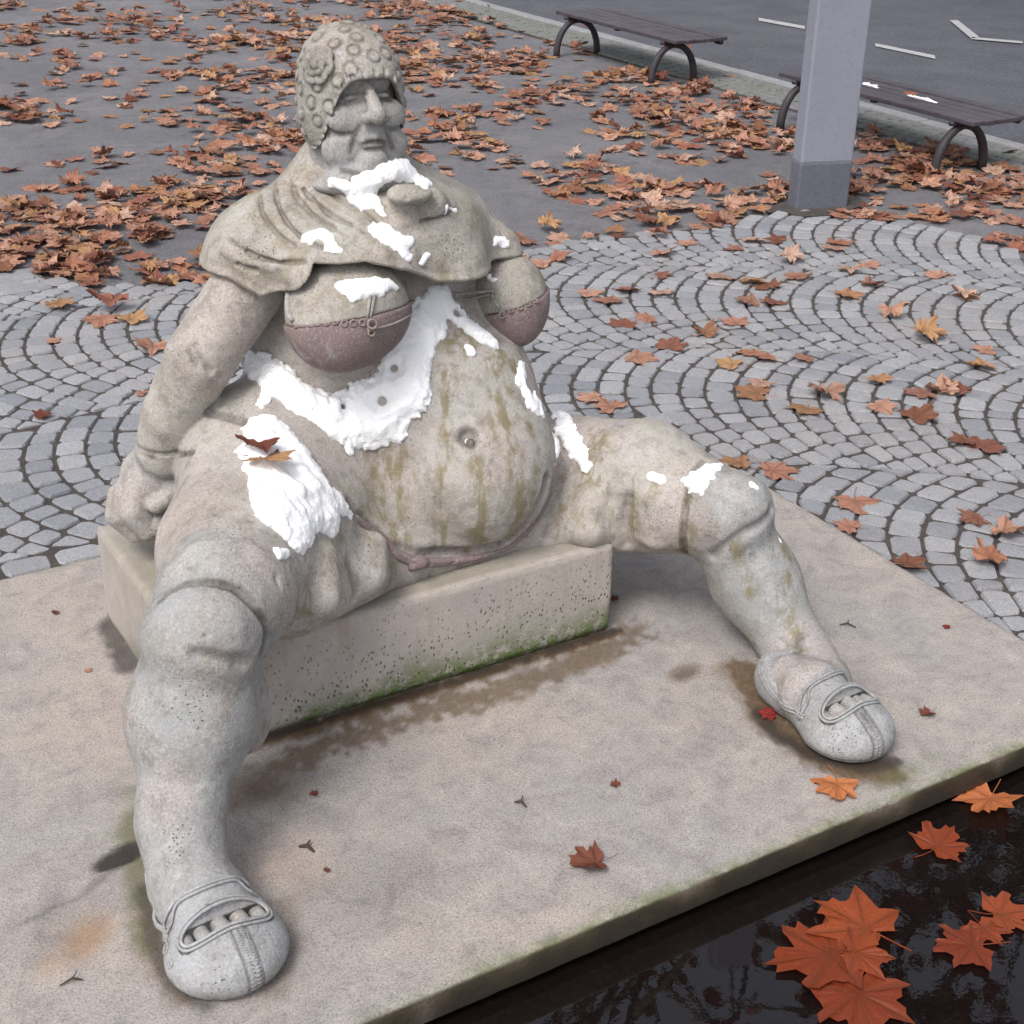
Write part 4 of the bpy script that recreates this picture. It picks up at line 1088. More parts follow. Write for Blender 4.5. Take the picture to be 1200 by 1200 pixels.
# ---------------------------------------------------------------- slab of the fountain edge
def stone_slab():
    x0, x1, y0, y1, th = -1.6, 2.842, 1.757, 3.684, .072
    dx = .0125
    xs = np.concatenate([[x0, x0+.004], np.arange(x0+.0125, x1-.006, dx), [x1-.004, x1]]); ys = np.concatenate([[y0, y0+.004], np.arange(y0+.0125, y1-.006, dx), [y1-.004, y1]])
    X, Y = np.meshgrid(xs, ys, indexing='ij'); V = np.stack([X.ravel(), Y.ravel(), 0*X.ravel()], 1)
    nx, ny = len(xs), len(ys)
    e = np.minimum(np.minimum(V[:, 0]-x0, x1-V[:, 0]), np.minimum(V[:, 1]-y0, y1-V[:, 1]))
    n = fbm(V, 5, 3, 60); n2 = fbm(V, 45, 3, 61); n3 = fbm(V, 1.3, 3, 66)
    V[:, 2] += n*.0012+n2*.0008
    V[:, 2] -= np.clip(1-e/.007, 0, 1)*(.004+.004*np.clip(n2*2, 0, 1)+.010*(vnoise(V, 14, 5) > .62))
    px = lambda a, b: np.array([a, b])
    V0 = V.copy()
    def blob(c, r, ang=0., k=.35, ns=n):
        q = V0[:, :2]-np.array(c); ca, sa = math.cos(ang), math.sin(ang)
        u = (q[:, 0]*ca+q[:, 1]*sa)/r[0]; v_ = (-q[:, 0]*sa+q[:, 1]*ca)/r[1]
        return 1-np.sqrt(u*u+v_*v_)+k*ns
    def line(pts, wd, k=.3):
        d = np.full(len(V0), 9.)
        for a, b in zip(pts[:-1], pts[1:]):
            a = np.array(a); b = np.array(b); ab = b-a; q = V0[:, :2]-a
            h = np.clip(q@ab/(ab@ab), 0, 1); d = np.minimum(d, np.hypot(*(q-h[:, None]*ab).T))
        return 1-d/wd+k*n2
    c01 = lambda a: np.clip(a, 0, 1)
    sm = lambda a, s=4: c01(a*s)
    wet = c01(sm(line([(1.970, 2.608), (1.813, 2.554), (1.458, 2.543), (1.142, 2.550), (0.943, 2.531), (0.853, 2.459)], .055, 1.1), 2)*.75)
    wet = np.maximum(wet, sm(blob((0.858, 2.473), (.13, .10)), 2)*.55)
    wet = np.maximum(wet, sm(blob((1.794, 2.565), (.14, .05), .2), 2)*.8)
    wet = np.maximum(wet, sm(line([(2.104, 2.325), (2.022, 2.117), (2.023, 1.981), (2.058, 1.876), (2.122, 1.834)], .062, .35), 2.2)*.95)
    wet = np.maximum(wet, sm(blob((2.081, 2.337), (.06, .06)), 2.2)*.6)
    wet = np.maximum(wet, sm(blob((1.967, 2.388), (.06, .035), .2), 2.5)*.6)
    wet = np.maximum(wet, sm(line([(0.599, 2.501), (0.540, 2.291), (0.507, 2.119), (0.519, 1.976)], .045, .3), 1.6)*.6)
    wet = np.maximum(wet, sm(line([(0.773, 2.103), (0.710, 1.953), (0.660, 1.895)], .035, .3), 1.4)*.35)
    dark = sm(blob((0.535, 2.403), (.070, .034), .25, .25), 4)*.95
    dark = np.maximum(dark, sm(line([(2.018, 2.160), (1.989, 2.077), (2.018, 1.961), (2.090, 1.869), (2.157, 1.857)], .032, .25), 1.8)*.8)
    dark = np.maximum(dark, sm(line([(0.790, 3.311), (0.766, 3.091), (0.791, 3.168)], .045, .4), 2)*.75)
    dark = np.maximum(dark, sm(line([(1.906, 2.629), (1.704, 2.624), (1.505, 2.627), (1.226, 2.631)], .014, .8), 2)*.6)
    dark = np.maximum(dark, sm(line([(0.313, 2.303), (0.369, 2.315), (0.429, 2.320), (0.504, 2.369)], .012, .9), 1.5)*.45)
    dark = np.maximum(dark, sm(blob((1.962, 2.381), (.035, .018), .2, .4), 3)*.35)
    gy_ = c01((blob((0.970, 2.047), (.20, .12), .3, .5)))*.22; gy_ = np.maximum(gy_, c01(blob((1.839, 2.160), (.20, .14), .2, .7))*.15)
    dark = np.maximum(dark, gy_)
    wet = np.maximum(wet, sm(line([(.80, 2.632), (1.92, 2.632)], .035, .5), 2))  # shade under the block front, painted as a brown band joining the stain
    dark = np.maximum(dark, sm(line([(.85, 2.64), (1.93, 2.64)], .016, .8), 2)*.8)  # darkest line of that painted shade, at the foot of the block
    moss = c01(1-(V0[:, 1]-y0)/(.028+.020*n)+.2*n2)*c01((V0[:, 0]-.6)/.5)*.7
    moss = np.maximum(moss, c01(blob((0.571, 2.469), (.06, .05)))*.8); moss = np.maximum(moss, c01(line([(0.626, 2.586), (0.565, 2.395), (0.495, 2.126)], .05))*.45)
    moss = np.maximum(moss, c01(blob((2.156, 1.814), (.16, .05), .1))*.5); moss = np.maximum(moss, c01(blob((1.023, 1.775), (.12, .05), .1))*.25)
    moss = np.maximum(moss, c01(1-(y1-V0[:, 1])/.05+n)*.2)
    rust = sm(blob((0.404, 2.204), (.10, .06), .6, .7), 1.5)*.6; rust = np.maximum(rust, sm(blob((0.330, 2.169), (.08, .05), .6, .7), 1.5)*.35)
    dark = np.maximum(dark, c01(blob((0.362, 2.228), (.16, .10), .4, 1.0))*.3); dark = np.maximum(dark, sm(line([(0.545, 2.288), (0.513, 2.129), (0.509, 2.018), (0.542, 1.927)], .022, .3), 1.6)*.6)
    rust = np.maximum(rust, sm(blob((0.830, 2.215), (.10, .12), .3, .6), 1)*.15)
    V[:, 2] -= sm(blob((0.535, 2.403), (.070, .034), .25, .25), 3)*.006
    F_ = []
    idx = np.arange(nx*ny).reshape(nx, ny)
    top = np.stack([idx[:-1, :-1], idx[1:, :-1], idx[1:, 1:], idx[:-1, 1:]], -1).reshape(-1, 4)
    # side strips
    def strip(ids, outw):
        nonlocal V
        base = len(V); rows = [V[ids]]; col = ids
        prev = ids
        for k, z in enumerate((-.012, -.03, -.05, -th)):
            w_ = V[ids].copy(); w_[:, 2] = z; w_[:, :2] += np.array(outw)*(.0015*fbm(w_, 30, 2, 70)[:, None]+(.002 if k < 3 else 0))
            V = np.concatenate([V, w_]); cur = np.arange(base, base+len(ids)); base += len(ids)
            fs.append(np.stack([prev[:-1], cur[:-1], cur[1:], prev[1:]], 1)); prev = cur
    fs = [top]
    strip(idx[:, 0], (0, -1)); strip(idx[::-1, -1], (0, 1)); strip(idx[-1, :], (1, 0)); strip(idx[0, ::-1], (-1, 0))
    Fq = np.concatenate(fs)
    m = len(V)-nx*ny; side = V[nx*ny:]
    ns = fbm(side, 10, 3, 80)
    A = np.stack([wet, moss, dark, rust], 1)  # wet and dark hold stains plus the shade painted along the block
    B_ = np.stack([np.clip(.85-side[:, 2]*4+.8*ns, .55, 1), np.clip(.55+ns, 0, 1)*.7, np.clip(.50-side[:, 2]*8+.6*ns, .42, .9), .1+0*ns], 1)
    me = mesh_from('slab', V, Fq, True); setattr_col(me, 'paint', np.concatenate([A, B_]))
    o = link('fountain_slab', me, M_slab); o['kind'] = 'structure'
stone_slab()
def box_obj(name, c, s, mat, rot=0, bevel=0, parent=None):
    bm = bmesh.new(); bm_box(bm, c, s, Matrix.Rotation(rot, 3, 'Z') if rot else None, bevel)
    return bm_obj(name, bm, mat, parent)
tag(box_obj('basin_wall', (.62, 1.86, -.22), (4.3, .10, .28), M_basin), kind='structure')
# basin floor and water
tag(obj('basin_floor', [(-3, .1, -.34), (8, .1, -.34), (8, 1.90, -.34), (-3, 1.90, -.34)], [(0, 1, 2, 3)], M_basin), kind='structure')
tag(obj('water', [(-3, .1, -.098), (8, .1, -.098), (8, 1.81, -.098), (-3, 1.81, -.098)], [(0, 1, 2, 3)], M_water), kind='structure')
tag(box_obj('basin_rim', (2.5, -.02, -.17), (11.5, .24, .34), M_kerb, 0, .01), kind='structure')
tag(box_obj('basin_edge_course', (5.45, 1.80, -.18), (5.1, .09, .33), M_kerb, 0, .008), kind='structure')

# ---------------------------------------------------------------- ground
def ground_sheet(name, x0, x1, y0, y1, z, mat, amp=.006, st=.12):
    xs = np.arange(x0, x1+st, st); ys = np.arange(y0, y1+st, st); X, Y = np.meshgrid(xs, ys, indexing='ij')
    V = np.stack([X.ravel(), Y.ravel(), 0*X.ravel()], 1); V[:, 2] = z+amp*fbm(V, .9, 3, 90)
    idx = np.arange(len(V)).reshape(len(xs), len(ys)); F_ = np.stack([idx[:-1, :-1], idx[1:, :-1], idx[1:, 1:], idx[:-1, 1:]], -1).reshape(-1, 4)
    return tag(obj(name, V, F_, mat, None, True), kind='structure')
ground_sheet('gritty_ground', -6, 6.86, 1.95, 34, -.030, M_gravel, .008)
tag(obj('ground', [(-60, -60, -.36), (90, -60, -.36), (90, 120, -.36), (-60, 120, -.36)], [(0, 1, 2, 3)], M_gravel), kind='structure')
tag(obj('near_paving', [(-6, -6, .0), (12, -6, .0), (12, -.13, .0), (-6, -.13, .0)], [(0, 1, 2, 3)], M_cob), kind='structure')

# paving: segmental arches of granite setts laid in rings round the fountain
CX, CY = 1.5, .8
camM = np.array(cam.matrix_world)[:3, :3]
def screen(P):   # only used to leave out what the picture cannot show and to find the largest
    q = (np.asarray(P)-np.array([0, 0, 2.]))@camM
    d = np.maximum(-q[:, 2], .05); return np.stack([q[:, 0]/d*1700+600, 600-q[:, 1]/d*1700], 1), d
BND = np.array([(-2.2, 7.2), (.9, 6.9), (1.42, 6.35), (1.5, 6.12), (1.9, 5.98), (2.6, 5.86), (3.48, 5.72), (4.12, 5.70), (4.6, 5.64), (5.03, 5.69)])
def in_paving(x, y):
    if y < 1.86: return False
    if y < 3.803 and x < 2.850: return False
    lim = np.interp(x, BND[:, 0], BND[:, 1])
    if x < 5.03: return y < lim
    r = math.hypot((x-4.75)/.85, (y-4.75)/.95)
    return (y < 4.75 and x < 5.55+.05*math.sin(y*3)) or (y >= 4.75 and r < 1 and x < 5.6)
stones = []
Wb = 1.08; PT = .099; K = 12; SAG = .20*Wb
for b in range(0, 7):
    r0 = .72+b*Wb; rm = r0+Wb/2
    nJ = int(math.pi*rm*1.3/PT)
    SN = nrs.uniform(-1, 1, nJ+2)*.007
    def corner(j, t):
        s_ = j*PT+SAG*(1-t*t)+SN[j]
        th = math.radians(-40)+s_/rm; r = r0+(t+1)/2*Wb
        return (CX+r*math.cos(th), CY+r*math.sin(th))
    def dlt(t):
        ph = math.atan(4*SAG*t/Wb); return PT*math.sin(ph)*math.cos(ph)/(Wb/2)
    for j in range(nJ):
        ph0 = (.5 if j % 2 else 0)+nrs.uniform(-.12, .12)
        ts = [-1-2/K+2*(i+ph0)/K+nrs.uniform(-.035, .035) for i in range(K+3)]
        for a, c in zip(ts[:-1], ts[1:]):
            a1, c1 = a+dlt(a), c+dlt(c)
            q_ = [max(-1, min(1, v)) for v in (a, c, c1, a1)]
            if max(q_[1]-q_[0], q_[2]-q_[3]) < .06: continue
            stones.append(np.array([corner(j, q_[0]), corner(j, q_[1]), corner(j+1, q_[2]), corner(j+1, q_[3])]))
# straight border course of longer setts along the slab
x = -2.2
while x < 2.86:
    l = rnd.uniform(.13, .21); stones.append(np.array([(x, 3.706), (x+l, 3.706), (x+l, 3.80), (x, 3.80)])); x += l+.004
def sett_mesh(q, z, gap, seed):
    c = q.mean(0); r = random.Random(seed); q = np.array(q)
    hs_ = np.sqrt(abs(np.cross(q[2]-q[0], q[3]-q[1]))*.5)*.5
    q = c+(q-c)*(1-gap*1.1/hs_)
    e = [q[(k+1) % 4]-q[k] for k in range(4)]
    mn = min(np.linalg.norm(v) for v in e)
    g = .0; cut = min(.016, mn*.2)
    ring = []
    for k in range(4):
        p = q[k]; a = q[k-1]-p; b = q[(k+1) % 4]-p
        a = a/(np.linalg.norm(a)+1e-6); b = b/(np.linalg.norm(b)+1e-6)
        pin = p+(a+b)*g
        ring.append(pin+a*cut*r.uniform(.5, 1.3)+np.array([r.uniform(-.002, .002), r.uniform(-.002, .002)])); ring.append(pin+b*cut*r.uniform(.5, 1.3))
    ring = np.array(ring); t1 = c+(ring-c)*.985; t2 = c+(ring-c)*.90
    tx, ty = r.uniform(-.06, .06), r.uniform(-.06, .06)
    def zz(p, o): return z+o+(p[:, 0]-c[0])*tx+(p[:, 1]-c[1])*ty
    V = np.concatenate([np.c_[ring, zz(ring, -.030)], np.c_[t1, zz(t1, -.007)], np.c_[t2, zz(t2, .0)+np.array([r.uniform(-.0012, .0012) for _ in range(8)])], np.array([[c[0], c[1], z+.0015]])])
    F_ = []
    for L in (0, 8):
        for k in range(8): F_.append((L+k, L+(k+1) % 8, L+8+(k+1) % 8, L+8+k))
    for k in range(8): F_.append((16+k, 16+(k+1) % 8, 24))
    return V, F_
pav = empty('sett_paving', (0, 0, 0)); tag(pav, kind='structure')
cand = []
for q in stones:
    border = 3.70 < q[:, 1].min() and q[:, 1].max() < 3.801
    if not border:
        if q[:, 1].min() < 3.81 and q[:, 0].min() < 2.853:
            if q[:, 1].mean() > 3.72 and q[:, 0].mean() < 2.85: q[:, 1] = np.maximum(q[:, 1], 3.803)
            else: q[:, 0] = np.where(q[:, 1] < 3.803, np.maximum(q[:, 0], 2.850), q[:, 0])
    c = q.mean(0)
    if not border and not in_paving(*c): continue
    s2, d2 = screen([(c[0], c[1], 0)])
    if not (-900 < s2[0, 0] < 1500 and -300 < s2[0, 1] < 1500): continue
    # area must be sane
    if abs(np.cross(q[2]-q[0], q[3]-q[1]))*.5 < .0017: continue
    infr = 5 < s2[0, 0] < 1195 and 0 < s2[0, 1] < 1200
    # behind the statue nothing is seen of the setts
    hid = 250 < s2[0, 0] < 640 and s2[0, 1] > 310
    cand.append((d2[0]+(0 if infr and not hid else 50), q))
cand.sort(key=lambda a: a[0])
jv, jf = [], []
for n_, (d, q) in enumerate(cand):
    z = -.012+rnd.uniform(-.003, .003)
    V, F_ = sett_mesh(q, z, .0040, n_)
    if n_ < 298:
        c = V.mean(0); o = obj('granite_sett', V-c, F_, M_cob, pav); o.location = tuple(c)
    else:
        b = len(jv)*25; jv.append(V); jf += [tuple(b+k for k in f) for f in F_]
print('setts', len(cand))
o = obj('setts_further_away', np.concatenate(jv), jf, M_cob, pav); tag(o, kind='stuff')
def joint_sheet():
    # bedding sand follows the outline of the paved area
    out = [(-2.2, 3.69), (2.85, 3.69), (2.85, 1.86), (5.56, 1.86), (5.56, 4.8), (5.42, 5.28), (5.1, 5.6)]+[(a, b-.02) for a, b in BND[::-1][1:]]
    bm = bmesh.new(); vs = [bm.verts.new((a, b, -.0185)) for a, b in out]; f = bm.faces.new(vs)
    if f.normal.z < 0: f.normal_flip()
    bmesh.ops.triangulate(bm, faces=bm.faces[:])
    return bm_obj('sand_joints', bm, M_joint)
tag(joint_sheet(), kind='structure')
# one pale flagstone at the corner of the paving
fs_, ff = sett_mesh(np.array([(1.16, 6.12), (1.42, 6.18), (1.42, 6.55), (1.14, 6.5)]), -.012, .004, 5)
tag(obj('pale_flagstone', fs_, ff, M_kerb), kind='structure')

# kerb side: strip of small setts, kerb stones, road
v_, f_ = [], []
xx = 6.88
for r_ in range(5):
    y = 2.2
    while y < 18:
        l = rnd.uniform(.08, .13)
        V, F_ = sett_mesh(np.array([(xx, y), (xx+.088, y), (xx+.088, y+l), (xx, y+l)]), -.014+rnd.uniform(-.003, .003), .003, int(y*1000)+r_)
        b = len(v_)*25; v_.append(V); f_ += [tuple(b+k for k in f) for f in F_]; y += l
    xx += .089
M_cob2 = simple_noise('mossy_sett', (.20, .20, .21), (.15, .165, .13), 3, .8, .5, .005, (.08, .08, .08))
tag(obj('kerb_setts', np.concatenate(v_), f_, M_cob2), kind='stuff')
tag(obj('kerb_strip_bed', [(6.84, 2.2, -.026), (7.33, 2.2, -.026), (7.33, 18, -.026), (6.84, 18, -.026)], [(0, 1, 2, 3)], M_joint), kind='structure')
kb = empty('road_kerb', (7.395, 2, 0)); tag(kb, kind='structure')
y = 2.0; k0 = None
while y < 18:
    o = box_obj('kerbstone', (0, 0, 0), (.115, .992, .20), M_kerb, 0, .012, kb) if k0 is None else k0.copy()
    if k0 is None: k0 = o
    else: COL.objects.link(o); o.parent = kb
    o.location = (0, y-2+.5, -.105+rnd.uniform(-.003, .003)); o.rotation_euler = (rnd.uniform(-.004, .004), 0, 0); y += 1.0
ground_sheet('asphalt_road', 7.44, 26, -4, 40, -.085, M_road, .006, .5)
def mark(pts, z=-.076):
    return tag(obj('road_marking', [(a, b, z) for a, b in pts], [tuple(range(len(pts)))], M_paint), kind='structure')
mark([(9.632, 9.823), (9.656, 9.126), (9.533, 8.995), (9.514, 9.698)])
mark([(9.637, 11.445), (9.705, 10.850), (9.579, 10.705), (9.508, 11.288)])
mark([(11.297, 10.554), (11.377, 10.519), (10.782, 9.685), (10.637, 9.641)]); mark([(10.722, 9.711), (10.965, 9.338), (10.868, 9.251), (10.618, 9.623)])

# ---------------------------------------------------------------- benches
def make_bench(name, loc, y_span, label):
    root = empty(name, loc); tag(root, label, 'bench', 'backless benches along the kerb')
    L = y_span
    for k in range(5):
        bm = bmesh.new(); bm_box(bm, (.13+k*.097, L/2, .287+.004*(k in (0, 4))), (.086, L, .026), None, .005, 2)
        o = bm_obj('seat_plank', bm, M_plank, root)
    for yy in (.16, L-.16):
        pts = []
        for i in range(19):
            a = math.pi*i/18; pts.append((.20-.195*math.cos(a), yy, -.03+.275*math.sin(a)**.85))
        v, f = tube(pts, [.021+.006*abs(math.cos(math.pi*i/18)) for i in range(19)], 8, up=(0, 1, 0))
        obj('arch_leg', v, f, M_iron, root, True)
        pts = [(.075, yy, .268), (.13, yy, .262), (.30, yy, .264), (.50, yy, .262), (.585, yy, .258), (.615, yy, .252), (.620, yy, .238)]
        v, f = tube(pts, [.014, .017, .017, .016, .016, .020, .012], 8, up=(0, 1, 0)); br = obj('seat_bracket', v, f, M_iron, root, True)
        v, f = tube([(.605, yy-.035, .246), (.605, yy+.035, .246)], .022, 10); obj('rolled_end', v, f, M_iron, br, True)
    # clamp rail under the middle
    bm = bmesh.new(); bm_box(bm, (.32, L/2, .265), (.40, .04, .012)); bm_obj('cross_bar', bm, M_iron, root)
    return root
make_bench('park_bench', (6.49, 8.70, 0), 1.62, 'dark slatted bench on arched iron legs, left of the grey post')
make_bench('park_bench', (6.37, 5.74, 0), 1.68, 'dark slatted bench on arched iron legs partly hidden behind the grey post')
# snow scraps on the second bench
def scrap(c, sx, sy, lab):
    bm = bmesh.new(); bmesh.ops.create_icosphere(bm, subdivisions=3, radius=1)
    for v in bm.verts:
        n = vnoise(np.array([v.co*1.7+Vector(c)]), 1.5, 3)[0]; v.co = Vector((v.co.x*sx*(1+.5*n), v.co.y*sy*(1+.4*n), max(v.co.z, -.1)*.010*(1+n)))+Vector(c)
    tag(bm_obj('snow_patch', bm, M_snow, None, True), lab, 'snow')
scrap((6.69, 6.82, .302), .02, .07, 'short snow scrap on the bench plank right beside the grey post')
scrap((6.68, 6.37, .302), .015, .13, 'thin snow streak on the bench plank beyond the orange leaf')

# ---------------------------------------------------------------- grey post
post = empty('grey_post', (5.142, 5.667, -.03)); tag(post, 'square grey painted post with a darker base, standing at the edge of the setts', 'post')
POSTW, POSTD = .292, .115
pr = Matrix.Rotation(math.atan2(-.085, .279), 3, 'Z')
def post_box(name, z0, z1, mat, grow):
    bm = bmesh.new(); bm_box(bm, pr@Vector((POSTW/2, POSTD/2, 0))+Vector((0, 0, (z0+z1)/2)), (POSTW+grow, POSTD+grow, z1-z0), pr, .012, 3)
    o = bm_obj(name, bm, mat, post); return o
post_box('shaft', .255, 5.2, M_pole, 0); post_box('painted_base', -.03, .262, M_pole_dk, .004)
# grime collar of soil
V = []; 
tag(obj('soil_patch', [(5.142+.15+.30*math.cos(a)*(1+.12*math.sin(5*a)), 5.66+.0+.15*math.sin(a)*(1+.15*math.sin(3*a+1)), -.0085) for a in np.linspace(0, 2*math.pi, 40, endpoint=False)], [tuple(range(40))], M_joint), kind='structure')

# ---------------------------------------------------------------- leaves
def leaf_mesh(name, seed, curl, mat, simple=False, S=1.0):
    r = random.Random(seed)
    half = [(0, 1.0), (7, .84), (14, .86), (20, .74), (30, .62), (38, .68), (43, .82), (50, .95), (57, .80), (65, .72), (74, .56), (84, .62), (93, .66), (102, .80), (112, .62), (130, .52), (150, .44), (168, .22)]
    pts = [(a, q) for a, q in half]+[(360-a, q) for a, q in half[::-1] if a > 0]
    pts = [(a+r.uniform(-3, 3), q*(1+r.uniform(-.12, .12))) for a, q in pts]
    n = len(pts)
    R_ = [q*S for a, q in pts]; A = [math.radians(a+90) for a, q in pts]
    V = [(0, 0, 0)]; vein = [1]
    tips = {0: 1, 7: 1, n-7: 1, 13: 1, n-13: 1}
    rings = (.5, 1.0) if not simple else (1.0,)
    bx, by = r.uniform(-1, 1), r.uniform(-1, 1)
    cu = [curl*r.uniform(-.55, .6) for _ in range(5)]
    fold = curl*r.uniform(.0, .9); fa = r.uniform(0, math.pi)
    for f_ in rings:
        for k in range(n):
            x = R_[k]*f_*math.cos(A[k]); y = R_[k]*f_*math.sin(A[k]); rr = R_[k]*f_/S
            lobe = int(((A[k]-math.pi/2) % (2*math.pi))/(2*math.pi)*5+.5) % 5
            z = S*(cu[lobe]*rr*rr*.75 + fold*abs(x*math.cos(fa)/S+y*math.sin(fa)/S)*.7 + r.uniform(-.05, .05)*curl*2 + .06*curl*math.sin(k*2.4))
            shr = 1-.22*abs(cu[lobe])*rr
            V.append((x*shr, y*shr, z)); vein.append(1 if k in tips else 0)
    F_ = [(0, 1+k, 1+(k+1) % n) for k in range(n)]
    if not simple: F_ += [(1+k, 1+n+k, 1+n+(k+1) % n, 1+(k+1) % n) for k in range(n)]
    # stalk
    if not simple:
        b = len(V); bend = r.uniform(-.3, .3)
        for i in range(4):
            t_ = i/3; cx = S*bend*t_*t_; cy = -S*(.1+.75*t_); cz = S*(.02+.12*curl*t_)
            for dx, dz in ((-.014, 0), (.014, 0), (0, .022)): V.append((cx+dx*S, cy, cz+dz*S)); vein.append(0)
        for i in range(3):
            for j in range(3): F_.append((b+i*3+j, b+i*3+(j+1) % 3, b+(i+1)*3+(j+1) % 3, b+(i+1)*3+j))
    V = np.array(V, dtype=np.float32); V[:, 2] -= V[:, 2].min()
    me = mesh_from(name, V, F_, True); me.materials.append(mat)
    c = np.zeros((len(V), 4)); c[:, 0] = vein; c[:, 3] = 1; setattr_col(me, 'vein', c)
    return me
LM = [leaf_mesh('plane_leaf', 300+i, (.18, .3, .42, .25, .6, .38, .75, .2, .5, .9)[i], M_leaf) for i in range(10)]
LO = [leaf_mesh('plane_leaf', 340+i, .45, M_leaf_or) for i in range(2)]
LW = [leaf_mesh('plane_leaf', 350+i, (.12, .22, .3)[i], M_leaf_wet) for i in range(3)]
LBr = [leaf_mesh('plane_leaf', 360+i, .7, M_leaf_br) for i in range(2)]
LRd = [leaf_mesh('plane_leaf', 370+i, .5, M_leaf_red) for i in range(2)]
def leaf(loc, size, yaw, me, label=None, group=None, tilt=(0, 0)):
    o = bpy.data.objects.new('plane_leaf', me); COL.objects.link(o); o.location = loc
    o.rotation_euler = (tilt[0], tilt[1], yaw); o.scale = (size, size, size)
    tag(o, label, 'leaf', group); return o
ZC = -.009
# single leaves one can point to
NAMED = [
 ((3.027, 2.918, -0.009), .100, 2.6, LM[0], 'broad salmon brown leaf on the setts just beyond the right edge of the slab'),
 ((2.888, 3.315, -0.009), .085, 1.0, LM[2], 'left one of two tan leaves lying beside the far knee at the slab edge'),
 ((2.937, 3.214, -0.009), .092, 4.2, LM[1], 'right one of two tan leaves lying beside the far knee at the slab edge'),
 ((2.884, 2.786, -0.003), .060, .5, LM[3], 'small brown leaf lodged in the joint at the right edge of the slab'),
 ((2.860, 2.529, -0.003), .070, 4.6, LM[4], 'curled brown leaf lodged at the right slab edge, nearer the camera'),
 ((3.275, 2.650, -0.009), .070, 1.5, LM[5], 'light leaf on the setts near the right border of the picture'),
 ((3.277, 2.546, -0.009), .085, 3.5, LM[6], 'tan leaf cut by the right border of the picture beside a lighter one'),
 ((3.082, 2.425, -0.009), .075, 5.2, LM[9], 'dark edged curled leaf, nearest one on the setts at the right'),
 ((3.675, 3.084, -0.009), .075, 1.9, LM[4], 'left half of a pair of overlapping leaves on the setts at the right border'),
 ((3.694, 3.018, -0.006), .095, 5.0, LM[0], 'right half of a pair of overlapping leaves on the setts at the right border'),
 ((3.545, 3.643, -0.004), .095, 2.2, LM[6], 'crumpled ochre leaf standing up in the middle of the setts'),
 ((3.322, 3.757, -0.009), .095, .6, LM[1], 'pale flat leaf with two big lobes on the setts right of the belly'),
 ((3.398, 3.826, -0.004), .070, 2.0, LM[5], 'small curled leaf behind the pale two lobed one'),
 ((4.292, 3.905, -0.009), .105, 4.0, LM[9], 'large rolled brown leaf lying on the setts towards the right'),
 ((3.939, 3.447, -0.009), .090, 5.5, LM[6], 'tan leaf of a row of three on the setts at the right, middle one'),
 ((4.001, 3.414, -0.006), .080, .3, LM[8], 'tan leaf of a row of three on the setts at the right, right one'),
 ((3.871, 3.474, -0.009), .085, 1.3, LM[3], 'reddish leaf of a row of three on the setts at the right, left one'),
 ((4.383, 4.185, -0.009), .085, 2.9, LM[9], 'upright curled leaf standing on edge on the setts below the post'),
 ((1.537, 5.732, 0.000), .115, .4, LM[9], 'big dark crumpled leaf on the setts left of the statue arm'),
 ((1.461, 5.658, -0.009), .100, 2.8, LM[5], 'flat reddish leaf under the crumpled one left of the statue arm'),
 ((1.553, 5.570, -0.004), .090, 5.1, LM[8], 'light tipped leaf at the right of the leaf heap left of the statue arm'),
 ((1.542, 5.238, -0.009), .095, 1.8, LM[6], 'red brown leaf half hidden behind the statue upper arm'),
 ((1.237, 5.495, -0.009), .045, 1.1, LM[1], 'small light leaf alone on the setts at the left'),
 ((1.003, 4.772, -0.010), .050, 2.0, LBr[0], 'flat torn leaf fragment on the setts at the left border'),
 ((1.348, 5.903, 0.000), .095, 4.0, LM[2], 'long curled leaf over the setts beside the pale flagstone'),
 ((1.361, 4.805, -0.009), .040, 0.3, LM[4], 'leaf tip peeping out behind the statue forearm'),
 ((1.982, 1.849, 0.002), .070, 2.4, LO[0], 'bright orange leaf with a long stalk on the slab below the far shoe'),
 ((1.371, 1.901, 0.002), .062, 1.2, LBr[1], 'dark brown dried leaf lying in the middle of the slab'),
 ((2.772, 4.007, -0.006), .080, 1.2, LM[7], 'pale leaf peeping out behind the far thigh'),
 ((2.349, 1.721, -0.088), .090, 2.0, LO[1], 'orange leaf on the water at the right border under the slab edge'),
 ((2.123, 1.663, -0.090), .080, 5.0, LW[0], 'red orange leaf floating near the slab edge'),
 ((1.959, 1.403, -0.090), .090, 1.0, LW[2], 'ragged brown orange leaf with a stalk floating at the right'),
 ((2.019, 1.432, -0.092), .060, 3.0, LW[1], 'small orange leaf floating just above the ragged one'),
 ((2.079, 1.442, -0.090), .075, 4.4, LW[0], 'orange leaf floating at the right border of the water'),
 ((1.796, 1.543, -0.084), .125, .25, LW[1], 'upper leaf of the bright red orange heap floating in the corner'),
 ((1.693, 1.524, -0.088), .135, 1.15, LW[0], 'left leaf of the bright red orange heap with long pointed lobes'),
 ((1.668, 1.423, -0.090), .130, 2.6, LW[2], 'lower leaf of the orange heap cut by the bottom border'),
 ((1.729, 1.497, -0.078), .080, 4.0, LW[1], 'vivid red leaf lying on top of the orange heap in the water'),
 (((6.577, 6.370, 0.340)), .060, 2.0, LO[0], 'orange leaf lying on the seat of the right bench'),
 (((1.006, 2.734, 0.666)), .066, 2.6, LBr[0], 'dark curled leaf lying at the edge of the snow on the near thigh'),
 (((1.004, 2.692, 0.657)), .078, 3.6, LM[5], 'brown leaf lying over the darker one on the thigh snow'),
 ((2.033, 2.136, 0.002), .034, .8, LRd[1], 'dark red leaf scrap under the heel of the far shoe'),
 ((2.708, 2.220, 0.002), .016, .8, LRd[0], 'tiny crimson leaf on the right part of the slab'),
]
